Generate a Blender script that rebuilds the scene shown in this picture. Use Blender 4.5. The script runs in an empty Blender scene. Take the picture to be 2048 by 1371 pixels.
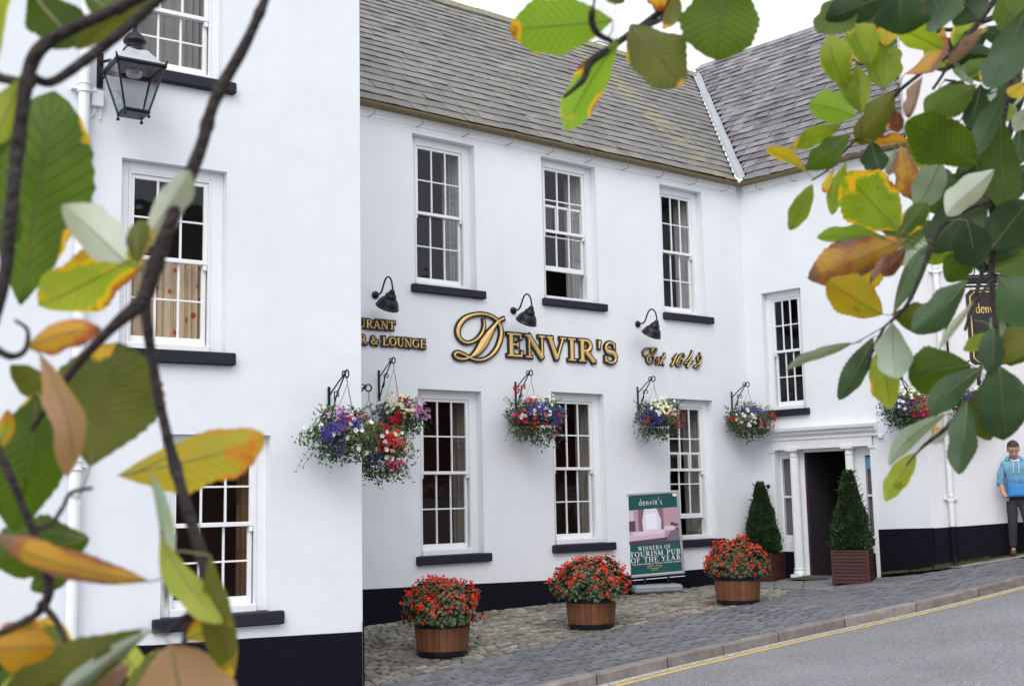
import bpy, bmesh, math, random
import numpy as np
from mathutils import Vector, Matrix, noise
random.seed(7)
R_ = random.random
def ru(a, b): return a + (b - a) * random.random()
rad = math.radians
scene = bpy.context.scene
COL = scene.collection

# ------------------------------------------------------------------ camera
CAM = np.array([0.0, 0.0, 1.7])
F = 2394.7                                   # focal length in pixels of the 2048 px wide photograph
RX = np.array([0.78201572, -0.62289402, -0.02131803])
UX = np.array([-0.06283482, -0.1128239, 0.99162622])
FX = np.array([0.62008322, 0.77412778, 0.12736949])
cd = bpy.data.cameras.new('camera')
cam = bpy.data.objects.new('camera', cd)
COL.objects.link(cam)
cam.matrix_world = Matrix(((RX[0], UX[0], -FX[0], CAM[0]), (RX[1], UX[1], -FX[1], CAM[1]),
                           (RX[2], UX[2], -FX[2], CAM[2]), (0, 0, 0, 1)))
cd.sensor_width = 36.0
cd.lens = F / 2048 * 36
cd.clip_start = 0.05
cd.clip_end = 500
cd.dof.use_dof = True
cd.dof.focus_distance = 15.5
cd.dof.aperture_fstop = 10.5
scene.camera = cam
scene.view_settings.view_transform = 'Standard'
scene.view_settings.look = 'None'
scene.view_settings.gamma = 1
scene.view_settings.exposure = 0.13
# ------------------------------------------------------------------ sky and sun
w = bpy.data.worlds.new('World')
scene.world = w
w.use_nodes = True
nt = w.node_tree
for n in list(nt.nodes): nt.nodes.remove(n)
wo = nt.nodes.new('ShaderNodeOutputWorld')
bg = nt.nodes.new('ShaderNodeBackground')
sky = nt.nodes.new('ShaderNodeTexSky')
sky.sky_type = 'NISHITA'; sky.sun_disc = False
sky.sun_elevation = rad(48); sky.sun_rotation = rad(215)
sky.dust_density = 3
scl = nt.nodes.new('ShaderNodeMixRGB'); scl.blend_type = 'MULTIPLY'; scl.inputs[0].default_value = 1
scl.inputs[2].default_value = (0.12, 0.12, 0.12, 1)
nt.links.new(sky.outputs[0], scl.inputs[1])
tc = nt.nodes.new('ShaderNodeTexCoord')
nz = nt.nodes.new('ShaderNodeTexNoise'); nz.inputs['Scale'].default_value = 2.2; nz.inputs['Detail'].default_value = 5
nt.links.new(tc.outputs['Generated'], nz.inputs['Vector'])
cr = nt.nodes.new('ShaderNodeValToRGB')
cr.color_ramp.elements[0].position = .3; cr.color_ramp.elements[0].color = (1.50, 1.53, 1.60, 1)
cr.color_ramp.elements[1].position = .7; cr.color_ramp.elements[1].color = (1.82, 1.83, 1.86, 1)
nt.links.new(nz.outputs['Fac'], cr.inputs[0])
mx = nt.nodes.new('ShaderNodeMixRGB'); mx.inputs[0].default_value = .86
nt.links.new(scl.outputs[0], mx.inputs[1]); nt.links.new(cr.outputs[0], mx.inputs[2])
nt.links.new(mx.outputs[0], bg.inputs['Color']); bg.inputs['Strength'].default_value = 1.0
nt.links.new(bg.outputs[0], wo.inputs['Surface'])
sl = bpy.data.lights.new('sun', 'SUN'); sl.energy = 1.15; sl.angle = rad(30); sl.color = (1, .97, .93)
so = bpy.data.objects.new('sun', sl); COL.objects.link(so)
sd = Vector((-0.62, -0.50, 0.74)).normalized()          # towards the sun
so.rotation_euler = sd.to_track_quat('Z', 'Y').to_euler()
so.location = (0, 0, 20)
sky.sun_elevation = math.asin(sd.z); sky.sun_rotation = math.atan2(sd.x, sd.y)

# ------------------------------------------------------------------ pixel helpers (photo pixels, 2048 wide)
def ray(x, y):
    d = FX * F + RX * (x - 1024) - UX * (y - 685.5)
    return d / np.linalg.norm(d)
def proj(P):
    P = np.array(P, float) - CAM
    return 1024 + F * (P @ RX) / (P @ FX), 685.5 - F * (P @ UX) / (P @ FX)
def atd(x, y, dist):                         # point at a distance along the view axis
    d = ray(x, y); return CAM + d * (dist / (d @ FX))
class Fr:
    """wall frame: u along the wall, n out of the wall towards the street, z up"""
    def __init__(s, O, ang):
        s.O = np.array([O[0], O[1], 0.0]); s.U = np.array([math.cos(ang), math.sin(ang), 0]); s.N = np.array([s.U[1], -s.U[0], 0])
    def p(s, u, n, z): return s.O + s.U * u + s.N * n + np.array([0, 0, z])
    def at(s, px, py, n=0.0):
        d = ray(px, py); t = ((s.O + s.N * n - CAM) @ s.N) / (d @ s.N); q = CAM + d * t
        return float((q - s.O) @ s.U), float(q[2])
    def shift(s, u, n=0, z=0):
        f = Fr((0, 0), 0); f.O = s.p(u, n, z); f.U = s.U; f.N = s.N; return f
    def __call__(s, u, n, z): return s.p(u, n, z)
_M = Fr((0, 14.0), 0.0)
uc, zc = _M.at(1478, 370)
FM = Fr((0, 14.0), 0.0)                      # main front
FRW = Fr((uc, 14.0), -1.48465600)            # wing with the door
LC = np.array([6.85, 11.2]); LA = -0.0743335713
FL = Fr(LC, LA)                              # left house, u<0
UEND = 3.30
qe = FRW.p(UEND, 0, 0)
FFAR = Fr((qe[0], qe[1]), rad(-50))          # neighbour beyond the wing

GC = [-1.65271842, 0.0579311, 0.01169166, -0.00402436, -0.20919482, 0.10028651]
def G(x, y):
    X = max(-8.0, min(9.0, x - 12)); Y = max(-6.5, min(3.0, y - 12))
    return GC[0] + GC[1] * X + GC[2] * Y + (GC[3] * X * X + GC[4] * X * Y + GC[5] * Y * Y) / 10 + 1.7
def hit(px, py, dz=0.0):
    d = ray(px, py); t = 4.0
    while t < 80:
        q = CAM + d * t
        if q[2] < G(q[0], q[1]) + dz: break
        t += 0.01
    return q

# ------------------------------------------------------------------ mesh builder
ORG = {}                                     # world origin of every built object
class MB:
    def __init__(s): s.v = []; s.f = []; s.m = []; s.uv = {}
    def add(s, vs, fs, mi=0):
        o = len(s.v); s.v.extend([tuple(map(float, a)) for a in vs])
        for f in fs: s.f.append(tuple(i + o for i in f)); s.m.append(mi)
        return o
    def box(s, T, a, b, mi=0, bev=0.0):
        (x0, y0, z0), (x1, y1, z1) = a, b
        x0, x1 = min(x0, x1), max(x0, x1); y0, y1 = min(y0, y1), max(y0, y1); z0, z1 = min(z0, z1), max(z0, z1)
        if bev > 0:
            b_ = min(bev, (x1 - x0) / 2.2, (y1 - y0) / 2.2, (z1 - z0) / 2.2)
            P = []
            idx = {}
            for ix, X in enumerate((x0, x1)):
                for iy, Y in enumerate((y0, y1)):
                    for iz, Z in enumerate((z0, z1)):
                        sx = b_ if ix == 0 else -b_; sy = b_ if iy == 0 else -b_; sz = b_ if iz == 0 else -b_
                        idx[(ix, iy, iz, 0)] = len(P); P.append(T(X, Y + sy, Z + sz))
                        idx[(ix, iy, iz, 1)] = len(P); P.append(T(X + sx, Y, Z + sz))
                        idx[(ix, iy, iz, 2)] = len(P); P.append(T(X + sx, Y + sy, Z))
            fs = []
            for a_ in (0, 1):
                fs.append([idx[(a_, i, j, 0)] for i, j in ((0, 0), (1, 0), (1, 1), (0, 1))])
                fs.append([idx[(i, a_, j, 1)] for i, j in ((0, 0), (1, 0), (1, 1), (0, 1))])
                fs.append([idx[(i, j, a_, 2)] for i, j in ((0, 0), (1, 0), (1, 1), (0, 1))])
            for i in (0, 1):
                for j in (0, 1):
                    fs.append([idx[(i, j, 0, 0)], idx[(i, j, 1, 0)], idx[(i, j, 1, 1)], idx[(i, j, 0, 1)]])
                    fs.append([idx[(i, 0, j, 0)], idx[(i, 1, j, 0)], idx[(i, 1, j, 2)], idx[(i, 0, j, 2)]])
                    fs.append([idx[(0, i, j, 1)], idx[(1, i, j, 1)], idx[(1, i, j, 2)], idx[(0, i, j, 2)]])
                    for k in (0, 1): fs.append([idx[(i, j, k, 0)], idx[(i, j, k, 1)], idx[(i, j, k, 2)]])
            s.add(P, fs, mi)
        else:
            P = [T(X, Y, Z) for X in (x0, x1) for Y in (y0, y1) for Z in (z0, z1)]
            s.add(P, [(0, 1, 3, 2), (4, 6, 7, 5), (0, 4, 5, 1), (2, 3, 7, 6), (0, 2, 6, 4), (1, 5, 7, 3)], mi)
    def tube(s, pts, r, n=8, mi=0, cap=True):
        pts = [np.array(p, float) for p in pts]
        if not hasattr(r, '__len__'): r = [r] * len(pts)
        up = None; rings = []
        for i, p in enumerate(pts):
            d = pts[min(i + 1, len(pts) - 1)] - pts[max(i - 1, 0)]
            L = np.linalg.norm(d); d = d / (L if L > 1e-9 else 1)
            if up is None: up = np.array([0, 0, 1.0]) if abs(d[2]) < .9 else np.array([1.0, 0, 0])
            a = np.cross(d, up); a /= np.linalg.norm(a) + 1e-12; b = np.cross(d, a); up = -b
            rings.append([p + r[i] * (math.cos(2 * math.pi * k / n) * a + math.sin(2 * math.pi * k / n) * b) for k in range(n)])
        o = len(s.v)
        for rg in rings: s.v.extend([tuple(map(float, q)) for q in rg])
        for i in range(len(pts) - 1):
            for k in range(n):
                k2 = (k + 1) % n
                s.f.append((o + i * n + k, o + i * n + k2, o + (i + 1) * n + k2, o + (i + 1) * n + k)); s.m.append(mi)
        if cap:
            s.f.append(tuple(o + k for k in range(n))[::-1]); s.m.append(mi)
            e = o + (len(pts) - 1) * n; s.f.append(tuple(e + k for k in range(n))); s.m.append(mi)
    def lathe(s, T, prof, n=24, mi=0, capt=False, capb=False):
        o = len(s.v)
        for (r, z) in prof:
            for k in range(n):
                a = 2 * math.pi * k / n; s.v.append(tuple(map(float, T(r * math.cos(a), r * math.sin(a), z))))
        for i in range(len(prof) - 1):
            for k in range(n):
                k2 = (k + 1) % n; s.f.append((o + i * n + k, o + i * n + k2, o + (i + 1) * n + k2, o + (i + 1) * n + k)); s.m.append(mi)
        if capb: s.f.append(tuple(o + k for k in range(n))[::-1]); s.m.append(mi)
        if capt: e = o + (len(prof) - 1) * n; s.f.append(tuple(e + k for k in range(n))); s.m.append(mi)
    def build(s, name, mats, parent=None, smooth=False, off=None):
        me = bpy.data.meshes.new(name)
        o3 = np.array(off if off is not None else (ORG.get(parent.name, (0, 0, 0)) if parent is not None else (0, 0, 0)), float)
        me.from_pydata([(a - o3[0], b - o3[1], c - o3[2]) for a, b, c in s.v], [], s.f)
        if not isinstance(mats, (list, tuple)): mats = [mats]
        for m in mats: me.materials.append(m)
        if len(mats) > 1: me.polygons.foreach_set('material_index', s.m)
        if s.uv:
            ul = me.uv_layers.new(name='UVMap')
            li = np.empty(len(me.loops), dtype=np.int32); me.loops.foreach_get('vertex_index', li)
            arr = np.zeros((len(s.v), 2), dtype=np.float32)
            for k, v in s.uv.items(): arr[k] = v
            ul.data.foreach_set('uv', arr[li].ravel())
        if smooth: me.polygons.foreach_set('use_smooth', [True] * len(me.polygons))
        me.update()
        bm = bmesh.new(); bm.from_mesh(me); bmesh.ops.recalc_face_normals(bm, faces=bm.faces); bm.to_mesh(me); bm.free()
        o = bpy.data.objects.new(name, me); COL.objects.link(o)
        if parent is not None: o.parent = parent
        else: o.location = o3
        ORG[o.name] = [float(x) for x in o3]
        return o
def thing(name, loc, label, cat, group=None):
    o = bpy.data.objects.new(name, None); COL.objects.link(o); o.location = [float(x) for x in loc]; o.empty_display_size = .2
    ORG[o.name] = [float(x) for x in loc]; o['label'] = label; o['category'] = cat
    if group: o['group'] = group
    return o
def tag(o, label=None, cat=None, group=None, kind=None):
    if label: o['label'] = label
    if cat: o['category'] = cat
    if group: o['group'] = group
    if kind: o['kind'] = kind
    return o
def ident(x, y, z): return (x, y, z)
def TT(base, ang=0.0, tilt=None):
    c, s_ = math.cos(ang), math.sin(ang); base = np.array(base, float)
    def f(x, y, z): return (base[0] + c * x - s_ * y, base[1] + s_ * x + c * y, base[2] + z)
    return f

# ------------------------------------------------------------------ materials
def mat(name, col, rough=.6, col2=None, nscale=8, ncontrast=.5, bump=0.0, bscale=60, island=0.0, metal=0.0, spec=.5, speck=None, coord='Object', detail=6, transl=0.0, sheen=0, obrand=0.0, big=0.0, bigscale=.7):
    m = bpy.data.materials.new(name); m.use_nodes = True; t = m.node_tree; N = t.nodes; L = t.links
    b = N['Principled BSDF']; b.inputs['Roughness'].default_value = rough; b.inputs['Metallic'].default_value = metal
    b.inputs['Specular IOR Level'].default_value = spec
    tc = N.new('ShaderNodeTexCoord'); out = None
    base = N.new('ShaderNodeRGB'); base.outputs[0].default_value = (*col, 1); cur = base.outputs[0]
    if col2 is not None:
        nz = N.new('ShaderNodeTexNoise'); nz.inputs['Scale'].default_value = nscale; nz.inputs['Detail'].default_value = detail; nz.inputs['Roughness'].default_value = .62
        L.new(tc.outputs[coord], nz.inputs['Vector'])
        mr = N.new('ShaderNodeMapRange'); mr.inputs['From Min'].default_value = .5 - ncontrast / 2; mr.inputs['From Max'].default_value = .5 + ncontrast / 2
        L.new(nz.outputs['Fac'], mr.inputs['Value'])
        mxn = N.new('ShaderNodeMixRGB'); L.new(mr.outputs[0], mxn.inputs[0]); L.new(cur, mxn.inputs[1]); mxn.inputs[2].default_value = (*col2, 1); cur = mxn.outputs[0]
    if island > 0 or obrand > 0:
        geo = N.new('ShaderNodeNewGeometry') if island > 0 else N.new('ShaderNodeObjectInfo')
        src = geo.outputs['Random Per Island'] if island > 0 else geo.outputs['Random']
        am = island if island > 0 else obrand
        mr = N.new('ShaderNodeMapRange'); mr.inputs['To Min'].default_value = 1 - am; mr.inputs['To Max'].default_value = 1 + am; L.new(src, mr.inputs['Value'])
        hs = N.new('ShaderNodeHueSaturation'); L.new(cur, hs.inputs['Color']); L.new(mr.outputs[0], hs.inputs['Value']); cur = hs.outputs[0]
    if big > 0:
        bz = N.new('ShaderNodeTexNoise'); bz.inputs['Scale'].default_value = bigscale; bz.inputs['Detail'].default_value = 7; bz.inputs['Roughness'].default_value = .6; L.new(tc.outputs[coord], bz.inputs['Vector'])
        bm_ = N.new('ShaderNodeMapRange'); bm_.inputs['From Min'].default_value = .3; bm_.inputs['From Max'].default_value = .7; bm_.inputs['To Min'].default_value = 1 - big; bm_.inputs['To Max'].default_value = 1 + big; L.new(bz.outputs['Fac'], bm_.inputs['Value'])
        bh = N.new('ShaderNodeHueSaturation'); L.new(cur, bh.inputs['Color']); L.new(bm_.outputs[0], bh.inputs['Value']); cur = bh.outputs[0]
    if speck:
        sc, th, scol = speck
        vz = N.new('ShaderNodeTexNoise'); vz.inputs['Scale'].default_value = sc; vz.inputs['Detail'].default_value = 2; L.new(tc.outputs[coord], vz.inputs['Vector'])
        st = N.new('ShaderNodeMapRange'); st.inputs['From Min'].default_value = th; st.inputs['From Max'].default_value = th + .05; L.new(vz.outputs['Fac'], st.inputs['Value'])
        mxs = N.new('ShaderNodeMixRGB'); L.new(st.outputs[0], mxs.inputs[0]); L.new(cur, mxs.inputs[1]); mxs.inputs[2].default_value = (*scol, 1); cur = mxs.outputs[0]
    L.new(cur, b.inputs['Base Color'])
    if bump > 0:
        bn = N.new('ShaderNodeTexNoise'); bn.inputs['Scale'].default_value = bscale; bn.inputs['Detail'].default_value = 8; L.new(tc.outputs[coord], bn.inputs['Vector'])
        bp = N.new('ShaderNodeBump'); bp.inputs['Strength'].default_value = min(1, bump); bp.inputs['Distance'].default_value = .01 if bump <= 1 else .01 * bump
        L.new(bn.outputs['Fac'], bp.inputs['Height']); L.new(bp.outputs[0], b.inputs['Normal'])
    if transl > 0:
        tr = N.new('ShaderNodeBsdfTranslucent'); L.new(cur, tr.inputs['Color']); ms = N.new('ShaderNodeMixShader'); ms.inputs[0].default_value = transl
        L.new(b.outputs[0], ms.inputs[1]); L.new(tr.outputs[0], ms.inputs[2]); L.new(ms.outputs[0], N['Material Output'].inputs['Surface'])
    return m

def wallmat(name, col, col2, stain):
    """limewashed render: trowel undulation, fine grain, faint grey streaks that run down"""
    m = bpy.data.materials.new(name); m.use_nodes = True; t = m.node_tree; N = t.nodes; L = t.links; b = N['Principled BSDF']
    b.inputs['Roughness'].default_value = .75; b.inputs['Specular IOR Level'].default_value = .25
    tc = N.new('ShaderNodeTexCoord')
    n1 = N.new('ShaderNodeTexNoise'); n1.inputs['Scale'].default_value = 1.1; n1.inputs['Detail'].default_value = 8; L.new(tc.outputs['Object'], n1.inputs['Vector'])
    mp = N.new('ShaderNodeMapping'); mp.inputs['Scale'].default_value = (2.2, 2.2, .5); L.new(tc.outputs['Object'], mp.inputs['Vector'])
    n2 = N.new('ShaderNodeTexNoise'); n2.inputs['Scale'].default_value = 1.4; n2.inputs['Detail'].default_value = 7; L.new(mp.outputs[0], n2.inputs['Vector'])
    r2 = N.new('ShaderNodeMapRange'); r2.inputs['From Min'].default_value = .5; r2.inputs['From Max'].default_value = .85; r2.inputs['To Max'].default_value = stain; L.new(n2.outputs['Fac'], r2.inputs['Value'])
    m1 = N.new('ShaderNodeMixRGB'); L.new(n1.outputs['Fac'], m1.inputs[0]); m1.inputs[1].default_value = (*col, 1); m1.inputs[2].default_value = (*col2, 1)
    m2 = N.new('ShaderNodeMixRGB'); L.new(r2.outputs[0], m2.inputs[0]); L.new(m1.outputs[0], m2.inputs[1]); m2.inputs[2].default_value = (.5, .5, .5, 1)
    L.new(m2.outputs[0], b.inputs['Base Color'])
    n3 = N.new('ShaderNodeTexNoise'); n3.inputs['Scale'].default_value = 2.2; n3.inputs['Detail'].default_value = 3; L.new(tc.outputs['Object'], n3.inputs['Vector'])
    n4 = N.new('ShaderNodeTexNoise'); n4.inputs['Scale'].default_value = 60; n4.inputs['Detail'].default_value = 6; L.new(tc.outputs['Object'], n4.inputs['Vector'])
    b1 = N.new('ShaderNodeBump'); b1.inputs['Strength'].default_value = .35; b1.inputs['Distance'].default_value = .04; L.new(n3.outputs['Fac'], b1.inputs['Height'])
    b2 = N.new('ShaderNodeBump'); b2.inputs['Strength'].default_value = .35; b2.inputs['Distance'].default_value = .004; L.new(n4.outputs['Fac'], b2.inputs['Height']); L.new(b1.outputs[0], b2.inputs['Normal'])
    L.new(b2.outputs[0], b.inputs['Normal'])
    return m
def glassmat(name, tint=(1, 1, 1), refl=1.0):
    m = bpy.data.materials.new(name); m.use_nodes = True; t = m.node_tree; N = t.nodes; L = t.links
    for n in list(N):
        if n.type != 'OUTPUT_MATERIAL': N.remove(n)
    tr = N.new('ShaderNodeBsdfTransparent'); tr.inputs[0].default_value = (*tint, 1)
    gl = N.new('ShaderNodeBsdfGlossy'); gl.inputs['Roughness'].default_value = .02
    lw = N.new('ShaderNodeLayerWeight'); lw.inputs[0].default_value = .5
    pw = N.new('ShaderNodeMath'); pw.operation = 'POWER'; pw.inputs[1].default_value = 4.5; L.new(lw.outputs['Facing'], pw.inputs[0])
    ml = N.new('ShaderNodeMath'); ml.operation = 'MULTIPLY_ADD'; ml.inputs[1].default_value = .9; ml.inputs[2].default_value = .034 * refl; L.new(pw.outputs[0], ml.inputs[0])
    tc = N.new('ShaderNodeTexCoord'); nz = N.new('ShaderNodeTexNoise'); nz.inputs['Scale'].default_value = 3.5; L.new(tc.outputs['Object'], nz.inputs['Vector'])
    bp = N.new('ShaderNodeBump'); bp.inputs['Strength'].default_value = .25; bp.inputs['Distance'].default_value = .02; L.new(nz.outputs['Fac'], bp.inputs['Height']); L.new(bp.outputs[0], gl.inputs['Normal'])
    ms = N.new('ShaderNodeMixShader'); L.new(ml.outputs[0], ms.inputs[0]); L.new(tr.outputs[0], ms.inputs[1]); L.new(gl.outputs[0], ms.inputs[2])
    L.new(ms.outputs[0], N['Material Output'].inputs['Surface'])
    return m
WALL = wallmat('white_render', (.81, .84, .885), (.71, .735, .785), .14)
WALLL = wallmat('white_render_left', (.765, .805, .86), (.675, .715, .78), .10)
WALLF = wallmat('off_white_render', (.74, .74, .76), (.68, .68, .71), .3)
BLACK = mat('black_masonry_paint', (.004, .004, .009), .7, (.0075, .0075, .014), 14, .4, .5, 40, spec=.12)
SILL = mat('black_sill_paint', (.012, .013, .024), .6, (.022, .023, .038), 20, .4, .7, 30, spec=.25)
PAINT = mat('white_gloss_paint', (.82, .84, .86), .35, (.76, .78, .81), 5, .6, .15, 25)
GLASS = glassmat('window_glass')
GLASSL = glassmat('lantern_glass', (.9, .93, .93), 2.5)
IRON = mat('black_iron', (.005, .0055, .008), .35, (.012, .013, .018), 30, .5, .3, 80, spec=.3)
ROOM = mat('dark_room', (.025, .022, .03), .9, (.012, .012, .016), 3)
ROOMR = mat('room_brick_reflection', (.07, .022, .022), .9, (.04, .012, .014), 3)  # brick reflection of the lower panes put into the room colour as dark red
SHUT = mat('painted_shutter', (.58, .59, .60), .5, (.50, .51, .52), 6)
GOLD = mat('gold_leaf', (.86, .60, .22), .35, (.74, .48, .14), 12, .6, .1, 30, metal=.25)
LETB = mat('black_letter_back', (.008, .008, .01), .4)
GUT = mat('olive_gutter', (.19, .155, .07), .55, (.12, .10, .05), 6, .6, .2, 30)
LEAD = mat('lead_flashing', (.36, .37, .40), .5, (.24, .26, .29), 9, .5, .4, 30)

# ------------------------------------------------------------------ ground
def gpoly(poly, dz, step, name, m, clip=None):
    """sheet that follows the slope: strips between two polylines a, b"""
    a, b = poly; mb = MB(); n = len(a)
    rows = []
    K = step
    for i in range(n):
        row = []
        for k in range(K + 1):
            t = k / K; x = a[i][0] * (1 - t) + b[i][0] * t; y = a[i][1] * (1 - t) + b[i][1] * t
            row.append((x, y, G(x, y) + dz))
        rows.append(row)
    for r in rows: mb.v.extend(r)
    for i in range(n - 1):
        for k in range(K):
            q = i * (K + 1) + k; mb.f.append((q, q + 1, q + K + 2, q + K + 1)); mb.m.append(0)
    return mb.build(name, m, smooth=True)
GRASS = mat('grass_blade', (.06, .11, .025), .7, (.14, .13, .06), 20, .5, transl=.25, island=.35)
EARTH = mat('earth', (.10, .09, .07), .95, (.06, .06, .04), 1.5, .6, .6, 12)
ASPH = mat('asphalt', (.285, .29, .31), .9, (.15, .153, .165), 26, .45, 2.5, 70, speck=(40, .66, (.52, .51, .49)), detail=12, big=.16, bigscale=.9)
KERBM = mat('granite_kerb', (.25, .222, .208), .8, (.14, .125, .118), 9, .5, .6, 90, island=.15, speck=(60, .64, (.12, .1, .1)), big=.3, bigscale=3.5)
SETT = mat('granite_sett', (.235, .218, .185), .8, (.145, .138, .115), 6, .5, .8, 60, island=.42, big=.28, bigscale=.9)
PAVE = mat('blue_paver', (.142, .145, .160), .8, (.10, .103, .115), 5, .5, .6, 90, island=.22, big=.20, bigscale=.8)
JOINT = mat('dark_joint_sand', (.022, .022, .016), .95, (.04, .055, .02), 3, .4, .8, 40)
CONC = mat('worn_concrete', (.30, .285, .255), .9, (.22, .21, .19), 2.2, .5, .6, 60)
YEL = mat('yellow_road_paint', (.62, .42, .10), .8, (.36, .28, .14), 9, .35, .4, 60)
WHL = mat('gritty_white_line', (.50, .49, .44), .9, (.22, .22, .21), 26, .3, .8, 50)
SLAB = mat('grey_flagstone', (.20, .20, .21), .8, (.15, .15, .16), 4, .5, .5, 50)
mb = MB(); nx = 60
xs = [-60 + 170 * i / nx for i in range(nx + 1)]
for x in xs:
    for y in xs: mb.v.append((x, y, G(x, y) - .45 - 0.0))
for i in range(nx):
    for j in range(nx):
        q = i * (nx + 1) + j; mb.f.append((q, q + nx + 1, q + nx + 2, q + 1)); mb.m.append(0)
tag(mb.build('ground', EARTH, smooth=True), kind='structure')
def dense(pts, n=8):
    out = []
    for i in range(len(pts) - 1):
        for k in range(n):
            t = k / n; out.append(tuple(np.array(pts[i]) * (1 - t) + np.array(pts[i + 1]) * t))
    return out + [tuple(pts[-1])]
def pxline(pl): return [tuple(hit(*p)[:2]) for p in pl]
arr = pxline([(1160, 1357), (1348, 1311), (1614, 1251), (1783, 1216), (2046, 1153)])
d0 = np.array(arr[0]) - np.array(arr[1]); d0 /= np.linalg.norm(d0)
d1 = np.array(arr[-1]) - np.array(arr[-2]); d1 /= np.linalg.norm(d1)
KL = [tuple(np.array(arr[0]) + d0 * 14), tuple(np.array(arr[0]) + d0 * 5)] + arr + [tuple(np.array(arr[-1]) + d1 * 4), tuple(np.array(arr[-1]) + d1 * 22)]
KL = dense(KL, 6)
# smooth
for _ in range(6):
    KL = [KL[0]] + [tuple((np.array(KL[i - 1]) + 2 * np.array(KL[i]) + np.array(KL[i + 1])) / 4) for i in range(1, len(KL) - 1)] + [KL[-1]]
def offs(pl, d):                              # positive = towards the building
    out = []
    for i in range(len(pl)):
        a = np.array(pl[max(0, i - 1)]); b = np.array(pl[min(len(pl) - 1, i + 1)]); t = (b - a) / np.linalg.norm(b - a)
        nn = np.array([-t[1], t[0]]); out.append(tuple(np.array(pl[i]) + nn * d))
    return out
KH = .11
tag(gpoly((offs(KL, -.0), [(p[0] * .0 + q[0], q[1]) for p, q in zip(KL, offs(KL, -9.0))]), -KH, 24, 'road', ASPH), kind='structure')
tag(gpoly((offs(KL, .14), offs(KL, 5.2)), -.055, 16, 'pavement', JOINT), kind='structure')
tag(gpoly((offs(KL, -.015), offs(KL, -.125)), -KH + .004, 2, 'white_line', WHL), kind='structure')
tag(gpoly((offs(KL, -.15), offs(KL, -.24)), -KH + .004, 2, 'yellow_line', YEL), kind='structure')
# kerb stones
mb = MB(); A = np.array(KL); L_ = np.concatenate([[0], np.cumsum(np.linalg.norm(A[1:] - A[:-1], axis=1))])
def kat(s): return np.array([np.interp(s, L_, A[:, 0]), np.interp(s, L_, A[:, 1])])
s = 0.3
while s < L_[-1] - 1.2:
    l = ru(.75, 1.05); e = s + l - .012
    a, b = kat(s), kat(e); t = (b - a) / np.linalg.norm(b - a); nn = np.array([-t[1], t[0]])
    z = lambda q: G(q[0], q[1])
    def T(x, y, zz, a=a, b=b, nn=nn, l=l):
        q = a + (b - a) * x + nn * y; return (q[0], q[1], z(q) + zz)
    j = ru(-.006, .006)
    mb.box(T, (0, 0 + j, -.3), (1, .145 + j, .004 + ru(-.004, .004)), bev=.014)
    s += l
tag(mb.build('kerb', KERBM), kind='structure')
# setts and pavers as separate stones
def inside(p, poly):
    x, y = p; c = False; n = len(poly)
    for i in range(n):
        x1, y1 = poly[i]; x2, y2 = poly[(i + 1) % n]
        if (y1 > y) != (y2 > y) and x < (x2 - x1) * (y - y1) / (y2 - y1) + x1: c = not c
    return c
BND = pxline([(745, 1371), (954, 1319), (1112, 1281), (1300, 1243), (1400, 1224), (1510, 1203), (1600, 1180), (1655, 1167)])
dB = np.array(BND[0]) - np.array(BND[1]); dB /= np.linalg.norm(dB)
BND = [tuple(np.array(BND[0]) + dB * 1.2)] + BND
def stone(mb, cx, cy, hl, hw, ang, top, h, jit, inset):
    c, s_ = math.cos(ang), math.sin(ang); P = []; tx, ty = ru(-jit, jit), ru(-jit, jit)
    for lvl, ins in ((-h, 0), (top - inset * .8, 0), (top, inset)):
        for sx, sy in ((-1, -1), (1, -1), (1, 1), (-1, 1)):
            lx = sx * (hl - ins) + (ru(-jit, jit) * .35 if lvl > -h else 0); ly = sy * (hw - ins) + (ru(-jit, jit) * .35 if lvl > -h else 0)
            x = cx + c * lx - s_ * ly; y = cy + s_ * lx + c * ly
            P.append((x, y, G(x, y) + lvl + (tx * sx + ty * sy) * .35))
    fs = [(8, 9, 10, 11)]
    for k in range(4):
        k2 = (k + 1) % 4; fs += [(k, k2, 4 + k2, 4 + k), (4 + k, 4 + k2, 8 + k2, 8 + k)]
    mb.add(P, fs)
ktan = math.atan2(*( (np.array(BND[-2]) - np.array(BND[1]))[::-1]))
mb = MB(); poly = BND + [(uc + .1, 12.2), (uc + .1, 14.02), (6.0, 14.02), (6.0, BND[0][1] + .4)]
c, s_ = math.cos(ktan), math.sin(ktan); y = -3.0
O = np.array(BND[4])
slabpoly = pxline([(1492, 1173), (1668, 1180), (1668, 1150), (1500, 1158)])
while y < 6:
    hgt = ru(.088, .112); x = -9 - R_() * .2
    while x < 9:
        l = ru(.10, .20); cx, cy = x + l / 2, y + hgt / 2 + .05 * math.sin(x * .9 + y) ; X = O[0] + c * cx - s_ * cy; Y = O[1] + s_ * cx + c * cy
        if inside((X, Y), poly) and not inside((X, Y), slabpoly): stone(mb, X, Y, l / 2 - .0115, hgt / 2 - .0115, ktan + ru(-.07, .07), ru(-.012, .006), .08, .012, .014)
        x += l
    y += hgt
tag(mb.build('cobbles', SETT), kind='structure')
mb = MB(); rows = 0
back = offs(KL, .19)
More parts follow.
